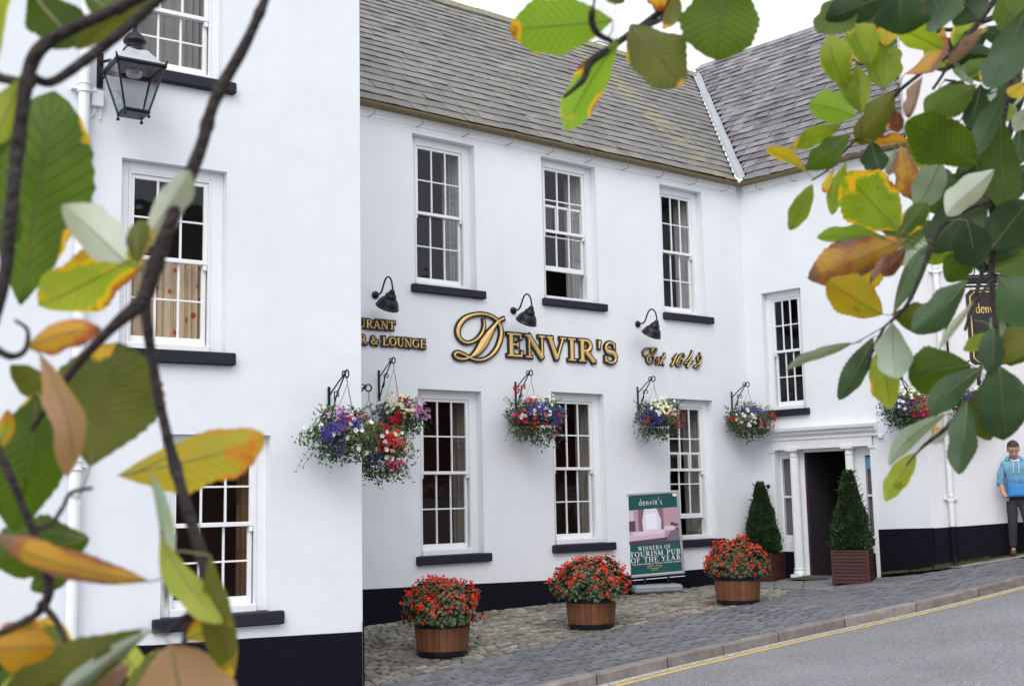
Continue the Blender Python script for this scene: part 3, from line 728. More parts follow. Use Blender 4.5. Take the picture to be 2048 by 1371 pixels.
mb = MB(); u, z = FRW.at(1537, 972); mb.lathe(lambda x, y, zz: FRW(u + x, zz, z + y), [(.035, 0), (.035, .015), (.012, .02), (.012, .035), (0.0, .04)], 16); tag(mb.build('doorbell', IRON, off=FRW(u, 0, z)), 'small round black doorbell on the white wall left of the doorway', 'doorbell')
# shallow box with conduit to the right of the door
mb = MB(); u, z = FRW.at(1763, 872); mb.box(FRW, (u - .05, 0, z - .03), (u + .05, .05, z + .03), bev=.008); mb.tube([FRW(u - .02, .012, z + .03), FRW(u - .02, .012, z + .6)], .009, 6)
tag(mb.build('junction_box', PAINT, off=FRW(u, 0, z)), 'small white cable box with conduit right of the door surround', 'cable box')

# --- left house
LH = thing('townhouse', FL.p(-3, 0, G(4, 11.4)), 'tall white rendered house standing forward at the left', 'house')
hl2 = hole(FL, (243, 315), (452, 343), (238, 696), (453, 706))
hl3 = (FL.at(322, 1100)[0], FL.at(541, 1100)[0], FL.at(430, 1229)[1], FL.at(540, 870)[1])
hl1 = (FL.at(247, 100)[0], FL.at(446, 100)[0], FL.at(400, 157)[1], FL.at(400, 157)[1] + 1.42)
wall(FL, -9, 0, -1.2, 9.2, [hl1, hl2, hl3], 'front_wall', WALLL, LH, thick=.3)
CURT = mat('net_curtain', (.42, .41, .40), .9, (.30, .295, .29), 9, transl=.3)
# patterned curtain
def patt():
    m = mat('floral_curtain', (.62, .52, .38), .9, (.55, .42, .28), 7); t = m.node_tree; N = t.nodes; L = t.links; b = N['Principled BSDF']; src = b.inputs['Base Color'].links[0].from_socket
    tc = N.new('ShaderNodeTexCoord'); vo = N.new('ShaderNodeTexVoronoi'); vo.inputs['Scale'].default_value = 5.5; L.new(tc.outputs['Object'], vo.inputs['Vector'])
    r = N.new('ShaderNodeValToRGB'); r.color_ramp.elements[0].position = .16; r.color_ramp.elements[1].position = .22; r.color_ramp.elements[0].color = (1, 1, 1, 1); r.color_ramp.elements[1].color = (0, 0, 0, 1); L.new(vo.outputs['Distance'], r.inputs[0])
    c = N.new('ShaderNodeMixRGB'); L.new(r.outputs[0], c.inputs[0]); L.new(src, c.inputs[1]); c.inputs[2].default_value = (.45, .08, .05, 1); L.new(c.outputs[0], b.inputs['Base Color']); return m
window(FL, hl1, LH, shut=0, rd=.10, curtain=(CURT, hl1[0], hl1[1], hl1[2], hl1[3], .015), fw=.10, sill=(.05, .13), sillh=.12)
zm = (hl2[2] + hl2[3]) / 2
window(FL, hl2, LH, shut=0, rd=.10, curtain=(patt(), hl2[0] + .05, hl2[1] - .05, hl2[2] + .02, zm, .03), fw=.14, fwl=.10, sill=(.06, .09), sillh=.13)
window(FL, hl3, LH, shut=.45, rd=.10, fw=.12, sill=(.08, .13), sillh=.13, shm=mat('brown_shutter', (.26, .155, .09), .5, (.19, .11, .065), 4), room=mat('brown_room', (.05, .035, .028), .9))
plinth(FL, [(-600, 1300), (0, 1296), (310, 1289), (500, 1275), (723.2, 1262)], 'plinth', LH, .014)
RET = Fr(FL.O[:2], LA + math.pi / 2)            # side wall that runs back to the pub
mb = MB(); P = [FL(0, n, z) for n in (0, -3.2) for z in (-1.2, 9.2)]; mb.add(P + [p + FL.U * -.3 for p in P], [(0, 1, 3, 2), (4, 5, 7, 6), (2, 3, 7, 6), (1, 3, 7, 5)]); mb.v = [tuple(np.array(v) + FL.U * .002) for v in mb.v]
mb.build('side_wall', WALLL, LH)
mb = MB(); P = [FL(0.014, n, z) for n in (.012, -2.95) for z in (-1.2, .42)]; mb.add(P + [p - FL.U * .02 for p in P], [(0, 1, 3, 2), (0, 1, 5, 4), (1, 3, 7, 5), (2, 3, 7, 6)]); mb.build('side_plinth', BLACK, LH)
mb = MB(); P = [FL(.15, .15, 9.2), FL(-9, .15, 9.2), FL(-9, -4, 12.6), FL(.15, -4, 12.6), FL(.15, -8, 9.2), FL(-9, -8, 9.2)]; mb.add(P, [(0, 1, 2, 3), (3, 2, 5, 4), (0, 3, 4)]); mb.build('roof', SLM, LH)
# --- neighbour beyond the wing
NH = thing('neighbour_house', FFAR.p(3, 0, G(*FFAR.p(3, 0, 0)[:2])), 'off white rendered house with black base beyond the pub at far right', 'house')
ztf = FFAR.at(1960, -60)[1]
wall(FFAR, 0, 7, -.6, ztf, [], 'front_wall', WALLF, NH)
mb = MB(); P = [FRW(UEND, 0, z) for z in (-.6, ztf)] + [FRW(UEND - .002, -6, z) for z in (-.6, ztf)]; mb.add([p + FRW.N * 0 for p in P], [(0, 1, 3, 2)]); mb.build('side_wall', WALLF, NH)
plinth(FFAR, [(1867, 1055.5), (1914, 1052.5), (1975, 1048), (2032, 1044), (2200, 1036)], 'plinth', NH)

# --- brick terrace on the other side of the street, known from its reflection in the ground floor panes
BRICK = mat('red_brick', (.20, .055, .04), .85, (.12, .035, .03), 3, .5, .4, 30)
TB = thing('brick_house', (28, -9, G(28, -6)), 'red brick terrace across the street, seen only mirrored in the window panes', 'house')
FB = Fr((50, -8.0), math.pi)
hb_ = [(4 + k * 4.2, 5.2 + k * 4.2, zz, zz + 1.7) for k in range(9) for zz in (.9, 4.0)]
wall(FB, 0, 44, -2.5, 7.4, hb_, 'front_wall', BRICK, TB, thick=.25)
for i, h_ in enumerate(hb_):
    mb = MB(); mb.box(FB, (h_[0], -.2, h_[2]), (h_[1], -.14, h_[3])); wq = mb.build('window', ROOM, TB)
    mb = MB()
    for a_, b_ in (((h_[0], -.14, (h_[2] + h_[3]) / 2 - .03), (h_[1], -.10, (h_[2] + h_[3]) / 2 + .03)), ((h_[0], -.14, h_[2]), (h_[0] + .07, -.10, h_[3])), ((h_[1] - .07, -.14, h_[2]), (h_[1], -.10, h_[3]))): mb.box(FB, a_, b_)
    mb.build('window_frame', PAINT, wq)
mb = MB(); P = [FB(u, n, z) for u in (-.2, 44.2) for n, z in ((.2, 7.3), (-3.6, 10.6), (-7.4, 7.3))]; mb.add(P, [(0, 3, 4, 1), (1, 4, 5, 2), (0, 1, 2), (3, 4, 5)]); mb.build('roof', SLM, TB)
mb = MB(); mb.add([FB(u, n, z) for u in (0, 44) for n in (-.25, -7.2) for z in (-2.5, 7.35)], [(0, 1, 3, 2), (4, 5, 7, 6), (2, 3, 7, 6)]); mb.build('side_wall', BRICK, TB)

# ------------------------------------------------------------------ lettering from strokes
def arc(cx, cz, rx, rz, a0, a1, n=12): return [(cx + rx * math.cos(rad(a0 + (a1 - a0) * i / n)), cz + rz * math.sin(rad(a0 + (a1 - a0) * i / n))) for i in range(n + 1)]
def wv(pts, thin, thick, c, r, pw=1.5):     # modulated width: thick where the curve runs vertical
    return [thin + (thick - thin) * min(1, abs(p[0] - c) / r) ** pw for p in pts]
TK, TN, SF = .165, .07, .055
def ln(a, b, w_, w2=None): return ([a, b], [w_, w2 if w2 else w_])
def sf(x, z, h=.14): return ln((x - h, z), (x + h, z), SF)
def glyph(ch):
    S = []
    if ch in 'EFL':
        S += [ln((.2, .02), (.2, .98), TK), ln((.03, .03), (.3, .03), SF), ln((.03, .97), (.3, .97), SF)]
        if ch in 'EF': S += [ln((.2, .965), (.62, .965), TN), ln((.6, .98), (.62, .78), .06), ln((.2, .52), (.5, .52), TN), ln((.5, .62), (.5, .42), .06)]
        if ch in 'EL': S += [ln((.2, .035), (.66, .035), TN), ln((.64, .02), (.67, .24), .06)]
        return S, .74
    if ch == 'I': return [ln((.2, .02), (.2, .98), TK), sf(.2, .03, .17), sf(.2, .97, .17)], .4
    if ch == 'T': return [ln((.38, .02), (.38, .98), TK), sf(.38, .03, .17), ln((.03, .96), (.73, .96), TN), ln((.04, .99), (.03, .74), .06), ln((.72, .99), (.73, .74), .06)], .76
    if ch == 'H': return [ln((.2, .02), (.2, .98), TK), ln((.72, .02), (.72, .98), TK), ln((.2, .52), (.72, .52), TN)] + [sf(x, z, .16) for x in (.2, .72) for z in (.03, .97)], .92
    if ch == 'N': return [ln((.16, .02), (.16, .96), TN), ln((.12, .97), (.74, .02), TK), ln((.74, .04), (.74, .98), TN), sf(.14, .03), sf(.1, .97, .12), sf(.74, .97)], .9
    if ch == 'M': return [ln((.14, .02), (.18, .96), TN), ln((.16, .97), (.5, .08), TK), ln((.5, .08), (.84, .96), TN), ln((.86, .02), (.82, .96), TK), sf(.14, .03), sf(.87, .03, .16), sf(.12, .97, .12), sf(.88, .97, .12)], 1.04
    if ch == 'V': return [ln((.1, .97), (.42, .03), TK), ln((.42, .03), (.72, .97), TN), sf(.1, .97), sf(.72, .97, .13)], .84
    if ch == 'W': return [ln((.08, .97), (.32, .03), TK), ln((.32, .03), (.54, .9), TN), ln((.48, .97), (.74, .03), TK), ln((.74, .03), (.98, .97), TN), sf(.1, .97, .12), sf(.5, .97, .12), sf(.98, .97, .12)], 1.12
    if ch == 'Y': return [ln((.08, .97), (.38, .48), TK), ln((.38, .48), (.68, .97), TN), ln((.38, .02), (.38, .5), TK), sf(.38, .03, .16), sf(.1, .97, .13), sf(.68, .97, .12)], .78
    if ch == 'A': return [ln((.4, .97), (.12, .03), TN), ln((.38, .98), (.74, .03), TK), ln((.2, .33), (.6, .33), TN), sf(.12, .03, .12), sf(.74, .03, .15)], .88
    if ch in 'PRB':
        S = [ln((.2, .02), (.2, .98), TK), sf(.19, .03, .16), ln((.03, .97), (.3, .97), SF)]
        p = [(.2, .96)] + arc(.38, .73, .22, .235, 90, -90, 10) + [(.2, .49)]; S.append((p, wv(p, TN, TK * .9, .3, .3)))
        if ch == 'R': S += [ln((.36, .5), (.74, .03), TK * .95), sf(.76, .03, .08)]; return S, .84
        if ch == 'B': p = [(.2, .5)] + arc(.4, .265, .26, .235, 90, -90, 10) + [(.2, .03)]; S.append((p, wv(p, TN, TK, .3, .36))); return S, .76
        return S, .68
    if ch == 'O': p = arc(.45, .5, .37, .47, 0, 360, 24); return [(p, wv(p, TN, TK, .45, .37))], .92
    if ch == 'C': p = arc(.47, .5, .38, .46, 48, 320, 20); return [(p, wv(p, TN, TK, .47, .37)), ln((.74, .9), (.74, .66), .06)], .84
    if ch == 'G': p = arc(.47, .5, .38, .46, 50, 310, 20); return [(p, wv(p, TN, TK, .47, .37)), ln((.76, .44), (.76, .08), TK * .9), ln((.56, .45), (.86, .45), SF), ln((.74, .9), (.74, .7), .06)], .92
    if ch == 'U': p = [(.2, .97), (.2, .35)] + arc(.46, .33, .26, .3, 180, 360, 12) + [(.72, .97)]; ws = [TK if q[0] < .3 else (TN if q[0] > .6 else .1) for q in p]; return [(p, ws), sf(.2, .97, .16), sf(.72, .97, .13)], .9
    if ch == 'S': p = arc(.33, .74, .22, .23, 35, 250, 12) + arc(.33, .28, .26, .25, 70, -145, 14); ws = [TN + (TK - TN) * math.exp(-((q[1] - .5) / .22) ** 2) for q in p]; return [(p, ws), ln((.53, .9), (.53, .7), .055), ln((.09, .32), (.08, .08), .055)], .64
    if ch == 'D': p = [(.2, .96)] + arc(.36, .5, .42, .465, 90, -90, 14) + [(.2, .035)]; return [ln((.2, .02), (.2, .98), TK), (p, wv(p, TN, TK, .36, .42)), sf(.15, .03, .12), sf(.15, .97, .12)], .88
    if ch == "'": return [ln((.12, 1.0), (.09, .66), .13, .05)], .22
    if ch == '&': p = [(.80, .42), (.62, .14), (.40, .02), (.18, .08), (.08, .26), (.18, .46), (.44, .62), (.52, .80), (.40, .95), (.26, .90), (.22, .74), (.34, .52), (.60, .16), (.82, .02)]; return [(p, [.06, .08, .09, .12, .15, .1, .07, .09, .06, .09, .11, .14, .14, .08]), ln((.64, .45), (.92, .45), SF)], .95
    if ch == '6': p = [(.56, .96), (.34, .84), (.18, .6), (.12, .34)] + arc(.37, .29, .25, .27, 180, 540, 16); return [(p, [.06, .1, .13, .15] + [.13] * 17)], .72
    if ch == '2': p = [(.12, .74)] + arc(.34, .74, .22, .23, 160, -30, 8) + [(.12, .05), (.62, .05)]; return [(p, [.1] * len(p))], .7
    if ch == 'd': p = arc(.3, .3, .22, .27, 20, 360, 14); return [(p, wv(p, .05, .12, .3, .22)), ln((.5, .02), (.46, .98), .1)], .62
    if ch == 'e': p = [(.1, .3), (.5, .34)] + arc(.3, .3, .22, .27, 15, 320, 12); return [(p, [.05] * 2 + [.11] * 13)], .56
    if ch == 'n': p = [(.14, .42), (.3, .56), (.44, .5), (.46, .02)]; return [ln((.12, .02), (.12, .56), .11), (p, [.06, .08, .1, .11])], .6
    if ch == 'v': return [ln((.06, .56), (.26, .03), .12), ln((.26, .03), (.46, .56), .06)], .52
    if ch == 'i': return [ln((.12, .02), (.12, .56), .11), ln((.12, .72), (.12, .82), .1)], .26
    if ch == 'r': p = [(.12, .60)] + arc(.28, .47, .18, .13, 90, -60, 8); return [ln((.12, .02), (.12, .62), .10), (p, [.08] * len(p)), ln((.26, .33), (.56, .0), .09)], .58
    if ch == 's': p = arc(.22, .44, .13, .12, 35, 250, 8) + arc(.22, .17, .15, .14, 70, -145, 8); return [(p, [.09] * len(p))], .42
    if ch == '0': p = arc(.34, .48, .25, .45, 0, 360, 20); return [(p, [.13] * len(p))], .7
    return [], .38
def strokes_for(text, track=.06):
    out = []; x = 0
    for ch in text:
        S, adv = glyph(ch)
        for pts, ws in S: out.append(([(x + p[0], p[1]) for p in pts], list(ws)))
        x += adv + track
    return out, x - track
def resample(pts, ws, k=2):
    P, W = [], []
    for i in range(len(pts) - 1):
        for j in range(k): t = j / k; P.append((pts[i][0] * (1 - t) + pts[i + 1][0] * t, pts[i][1] * (1 - t) + pts[i + 1][1] * t)); W.append(ws[i] * (1 - t) + ws[i + 1] * t)
    return P + [pts[-1]], W + [ws[-1]]
def ribbon(mb, T, pts, ws, n0, n1, grow=0.0, ridge=0.0, ext=0.0):
    """a stroke: polyline with widths, standing from depth n0 to n1, with an optional raised ridge"""
    P = [np.array(p, float) for p in pts]; n = len(P); closed = np.linalg.norm(P[0] - P[-1]) < 1e-6
    d0 = (P[0] - P[1]); d0 /= np.linalg.norm(d0) + 1e-9; d1 = (P[-1] - P[-2]); d1 /= np.linalg.norm(d1) + 1e-9
    if not closed: P[0] = P[0] + d0 * (grow + ext); P[-1] = P[-1] + d1 * (grow + ext)
    vs = []; K = 5 if ridge else 4
    for i in range(n):
        a, b = P[max(0, i - 1)], P[min(n - 1, i + 1)]
        if closed and i in (0, n - 1): a, b = P[n - 2], P[1]
        t = (b - a) / (np.linalg.norm(b - a) + 1e-9); s_ = np.array([-t[1], t[0]]); h = ws[i] / 2 + grow
        L_, R2 = P[i] + s_ * h, P[i] - s_ * h
        vs += [T(L_[0], n0, L_[1]), T(L_[0], n1, L_[1])]
        if ridge: vs.append(T(P[i][0], n1 + min(ridge, h * .6), P[i][1]))
        vs += [T(R2[0], n1, R2[1]), T(R2[0], n0, R2[1])]
    fs = []
    for i in range(n - 1):
        for k in range(K - 1): a = i * K + k; fs.append((a, a + 1, a + K + 1, a + K))
    if not closed: fs += [tuple(range(K)), tuple((n - 1) * K + k for k in range(K))]
    mb.add(vs, fs)
def sign_letters(fr, strokes, name, label, cat='sign lettering', group=None, back=.03, thick=.035, gold=GOLD, bk=LETB, width_scale=1.0, parent=None):
    ga, gb = MB(), MB(); allu = [p[0] for s_ in strokes for p in s_[0]]; allz = [p[1] for s_ in strokes for p in s_[0]]
    for i, (pts, ws) in enumerate(strokes):
        j = (i % 7) * .0006; ws = [x * width_scale for x in ws]
        if bk is not None: ribbon(gb, fr, pts, ws, 0.002, thick + j, grow=back)
        ribbon(ga, fr, pts, ws, (thick * .5 if bk is not None else 0), thick + .006 + j, ridge=.014 if bk is not None else 0, ext=.0)
    o = thing(name, fr(sum(allu) / len(allu), 0, sum(allz) / len(allz)), label, cat, group) if parent is None else parent
    if bk is not None: gb.build('letter_backing', bk, o)
    ga.build('letter_face', gold, o); return o
def fit(fr, text, pl, pr, ptop, track=.06):
    """text between two baseline pixels, cap height reached at ptop"""
    S, wd = strokes_for(text, track); (u0, z0), (u1, z1) = fr.at(*pl), fr.at(*pr); zt = fr.at(*ptop)[1]; h = zt - z0; k = (u1 - u0) / wd
    return [([(u0 + p[0] * k, z0 + p[1] * h + (z1 - z0) * p[0] * k / (u1 - u0)) for p in pts], [w_ * (k * .55 + h * .45) for w_ in ws]) for pts, ws in S], h
# big initial traced as a flowing pen line, then capitals
def trace(fr, polys, ox, oy, sc, ws_scale):
    out = []
    for pts, ws in polys:
        P = [fr.at(ox + x / sc, oy + y / sc) for x, y in pts]; pts2, ws2 = resample(P, [w_ * ws_scale for w_ in ws], 1)
        # smooth with catmull-rom
        Q, W = [], []
        for i in range(len(pts2) - 1):
            p0, p1, p2, p3 = [np.array(pts2[min(max(j, 0), len(pts2) - 1)]) for j in (i - 1, i, i + 1, i + 2)]
            for k in range(3):
                t = k / 3; Q.append(tuple(.5 * ((2 * p1) + (-p0 + p2) * t + (2 * p0 - 5 * p1 + 4 * p2 - p3) * t * t + (-p0 + 3 * p1 - 3 * p2 + p3) * t ** 3))); W.append(ws2[i] * (1 - t) + ws2[i + 1] * t)
        Q.append(tuple(pts2[-1])); W.append(ws2[-1]); out.append((Q, W))
    return out
mpp = (FM.at(1000, 700)[1] - FM.at(1000, 800)[1]) / 100
D_ = trace(FM, [([(772, 552), (775, 590), (760, 635), (725, 672), (680, 688), (642, 672), (622, 635), (628, 590), (660, 548), (710, 525), (770, 520), (825, 537), (860, 570), (875, 620), (868, 675), (843, 730), (800, 772), (750, 788), (705, 780), (655, 755), (620, 742), (603, 757), (618, 776), (660, 782), (703, 766)],
                 [5, 10, 12, 10, 10, 14, 22, 24, 20, 13, 10, 11, 14, 20, 22, 18, 12, 10, 10, 10, 10, 12, 12, 11, 10]),
                ([(890, 546), (862, 560), (835, 590), (805, 635), (770, 690), (735, 740), (703, 766)], [12, 10, 16, 38, 52, 34, 10])], 700, 450, 2.917, mpp / 2.917 * .95)
EN, hh = fit(FM, "ENVIR'S", (1011, 712), (1231, 728), (1011, 666), .10)
sign_letters(FM, D_ + EN, 'name_lettering', 'large gilded DENVIR\'S lettering with black backing across the pub front', back=.026)
ES = trace(FM, [([(370, 430), (320, 385), (310, 310), (350, 245), (430, 205), (520, 225), (580, 275), (610, 300)], [7, 14, 18, 12, 9, 9, 12, 8]),
                ([(640, 220), (600, 205), (540, 240), (515, 310), (560, 350), (610, 330), (655, 250), (640, 215)], [8, 14, 30, 30, 14, 8, 12, 8]),
                ([(540, 375), (470, 375), (410, 440), (405, 530), (460, 605), (530, 590), (575, 520), (575, 430), (520, 400), (470, 450), (465, 520)], [10, 20, 34, 34, 14, 9, 12, 16, 12, 18, 24]),
                ([(630, 540), (690, 440), (700, 520), (690, 590), (640, 610)], [8, 12, 28, 20, 12]),
                ([(860, 345), (810, 450), (750, 560), (735, 610), (770, 610), (800, 570)], [24, 24, 24, 20, 10, 8]), ([(770, 440), (870, 440)], [16, 16]), ([(815, 620), (830, 635)], [26, 26]),
                ([(1070, 480), (1130, 410), (1185, 345), (1130, 460), (1075, 580), (1030, 650)], [8, 14, 16, 28, 34, 44]),
                ([(1350, 420), (1365, 370), (1310, 345), (1230, 420), (1170, 530), (1155, 620), (1200, 675), (1270, 640), (1310, 560), (1290, 480), (1230, 520), (1200, 590)], [30, 16, 10, 26, 34, 28, 12, 12, 20, 14, 8, 6]),
                ([(1570, 285), (1520, 400), (1450, 500), (1370, 575), (1360, 600), (1450, 590), (1540, 585), (1600, 540)], [44, 38, 24, 12, 12, 16, 14, 12]), ([(1540, 470), (1480, 590), (1425, 690)], [24, 34, 46]),
                ([(1755, 330), (1755, 370)], [6, 6]), ([(1740, 540), (1690, 530), (1690, 440), (1750, 395), (1795, 450), (1770, 550), (1690, 630), (1600, 690), (1650, 690), (1700, 710), (1750, 650)], [8, 12, 22, 12, 30, 34, 22, 14, 16, 20, 8])],
           1260, 680, 12.8, mpp / 12.8 * .8)
sign_letters(FM, ES, 'date_lettering', 'small slanting gilded Est. 1642 lettering right of the big name', back=.013, width_scale=1.25)
UR_, _ = fit(FM, 'URANT', (713, 654.5), (787, 660), (727, 639), .05)
sign_letters(FM, UR_, 'word_lettering', 'small gilded letters URANT on the upper line beside the left house', back=.022)
LG_, _ = fit(FM, 'R & LOUNGE', (716, 687), (848.5, 696.7), (763, 673.5), .05)
sign_letters(FM, LG_, 'word_lettering', 'small gilded letters R & LOUNGE on the lower line beside the left house', back=.022)

# ------------------------------------------------------------------ gooseneck lamps
def goose(px, py, which):
    u, z = FM.at(px, py); o = thing('wall_lamp', FM(u, 0, z), 'black gooseneck wall lamp ' + which, 'wall lamp', 'gooseneck lamps over the lettering')
    mb = MB(); mb.lathe(lambda x, y, zz: FM(u + x, zz, z + y), [(.055, 0), (.055, .02), (.03, .032), (.014, .036)], 20, capt=True); mb.build('wall_rose', IRON, o)
    n_ = [(.03, 0), (.09, .0), (.15, .01), (.20, .07), (.245, .15), (.30, .20), (.36, .20), (.42, .14), (.445, .05), (.45, -.01)]
    P = []
    for i in range(len(n_) - 1):
        p0, p1, p2, p3 = [np.array(n_[min(max(j, 0), len(n_) - 1)]) for j in (i - 1, i, i + 1, i + 2)]
        for k in range(4): t = k / 4; P.append(.5 * ((2 * p1) + (-p0 + p2) * t + (2 * p0 - 5 * p1 + 4 * p2 - p3) * t * t + (-p0 + 3 * p1 - 3 * p2 + p3) * t ** 3))
    P.append(np.array(n_[-1]))
    mb = MB(); mb.tube([FM(u, a, z + b) for a, b in P], .0125, 10); mb.build('arm', IRON, o, smooth=True)
    # shade tilted towards the wall
    al = rad(34); c, s_ = math.cos(al), math.sin(al)
    def T(x, y, zz):                         # zz downwards along the shade axis
        n = .45 + (y * c - (-zz) * s_ * -1 * -1) if False else .45 + y * c - zz * s_
        return FM(u + x, n, z - .0 - (zz * c + y * s_))
    mb = MB(); mb.lathe(T, [(.018, -.01), (.030, .0), (.046, .035), (.050, .05), (.068, .062), (.080, .085), (.084, .11), (.080, .12), (.100, .126), (.122, .15), (.146, .195), (.160, .245), (.168, .250), (.168, .256), (.155, .25), (.14, .20), (.10, .15), (.06, .13)], 32, capb=True)
    mb.build('lamp_shade', IRON, o, smooth=True)
    mb = MB(); mb.lathe(T, [(.001, .13), (.03, .14), (.04, .18), (.02, .215), (.001, .22)], 14); mb.build('bulb', mat('bulb_glass', (.7, .7, .68), .2), o, smooth=True)
goose(750, 590, 'above the word URANT, nearest the left house'); goose(1026, 621, 'above the big name, middle of the three'); goose(1275, 648, 'above the date lettering, farthest right')

# ------------------------------------------------------------------ brackets and flower baskets
def bracket(fr, u, z, L_, which, hpost=.42):
    o = thing('wall_bracket', fr(u, 0, z), 'black wrought iron basket bracket ' + which, 'bracket', 'hanging basket brackets')
    mb = MB(); mb.box(fr, (u - .014, 0, z - hpost), (u + .014, .022, z), bev=.004); mb.build('back_plate', IRON, o)
    mb = MB(); tip = (L_ - .02, z + .12)
    mb.tube([fr(u, .02, z - .10), fr(u, L_ * .5, z + .02), fr(u, *tip)], .009, 6); mb.tube([fr(u, .02, z - hpost + .02), fr(u, L_ * .45, z - .10), fr(u, *tip)], .009, 6)
    mb.tube([fr(u, .14, z - .065), fr(u, .15, z - .20), fr(u, .12, z - .25), fr(u, .09, z - .24), fr(u, .10, z - .21)], .007, 6)
    mb.tube([fr(u, .15, z - .07), fr(u, .22, z - .065), fr(u, .25, z - .10), fr(u, .23, z - .125), fr(u, .205, z - .11)], .007, 6); mb.build('strut', IRON, o)
    mb = MB(); c = np.array([L_, z + .095]); pts = [fr(u, c[0] + .045 * math.cos(a) * (1 - i * .012), c[1] + .045 * math.sin(a) * (1 - i * .012)) for i, a in enumerate(np.linspace(2.6, -3.2, 18))]
    mb.tube(pts, .009, 6); c = np.array([L_ - .075, z + .105]); mb.tube([fr(u, c[0] + .03 * math.cos(a), c[1] + .03 * math.sin(a)) for a in np.linspace(.2, 3.8, 10)], .008, 6)
    mb.build('scroll', IRON, o); return fr(u, L_ + .01, z + .05)
LEAFM = [mat('basket_leaf', (.055, .12, .028), .6, (.025, .07, .02), 25, .5, island=.55, transl=.2), mat('pale_basket_leaf', (.15, .22, .09), .6, (.09, .16, .05), 25, .5, island=.4, transl=.2), mat('dark_stem', (.03, .045, .03), .7, island=.4)]
FLW = {'blue': mat('blue_lobelia', (.055, .03, .30), .6, (.11, .08, .42), 30, island=.5, transl=.2), 'red': mat('red_petal', (.68, .02, .02), .5, (.45, .01, .03), 30, island=.3, transl=.2), 'pink': mat('magenta_petal', (.55, .03, .16), .5, island=.35, transl=.2),
       'cream': mat('cream_petal', (.75, .75, .38), .5, (.8, .8, .62), 30, island=.12, transl=.2), 'white': mat('white_petal', (.82, .82, .78), .5, island=.1, transl=.2), 'lilac': mat('lilac_petal', (.55, .28, .55), .5, island=.25, transl=.2)}
YEYE = mat('yellow_eye', (.75, .6, .08), .6)
def rv():
    while True:
        v = np.array([ru(-1, 1), ru(-1, 1), ru(-1, 1)]); n = np.linalg.norm(v)
        if .1 < n < 1: return v / n
def leafq(mb, p, d, nrm, L_, wd, fold=.25, mi=0):
    d = d / (np.linalg.norm(d) + 1e-9); s_ = np.cross(d, nrm); s_ /= np.linalg.norm(s_) + 1e-9; n = np.cross(s_, d)
    f = n * wd * fold
    mb.add([p, p + d * L_ * .3 + s_ * wd * .5 + f, p + d * L_ * .72 + s_ * wd * .42 + f * .8, p + d * L_ - n * L_ * .1, p + d * L_ * .72 - s_ * wd * .42 + f * .8, p + d * L_ * .3 - s_ * wd * .5 + f, p + d * L_ * .5], [(0, 1, 6), (1, 2, 6), (2, 3, 6), (3, 4, 6), (4, 5, 6), (5, 0, 6)], mi)
def bloom(mb, p, nrm, r, npet=5, cup=.25, eye=None):
    nrm = nrm / (np.linalg.norm(nrm) + 1e-9); a = np.cross(nrm, rv()); a /= np.linalg.norm(a) + 1e-9; b = np.cross(nrm, a); ph = ru(0, 6.28)
    o = [p]; fs = []
    for k in range(npet * 2):
        an = ph + math.pi * k / npet; rr = r * (1.0 if k % 2 == 0 else .72); o.append(p + rr * (math.cos(an) * a + math.sin(an) * b) + nrm * r * cup * (1 if k % 2 == 0 else .5))
    for k in range(npet * 2): fs.append((0, 1 + k, 1 + (k + 1) % (npet * 2)))
    mb.add(o, fs)
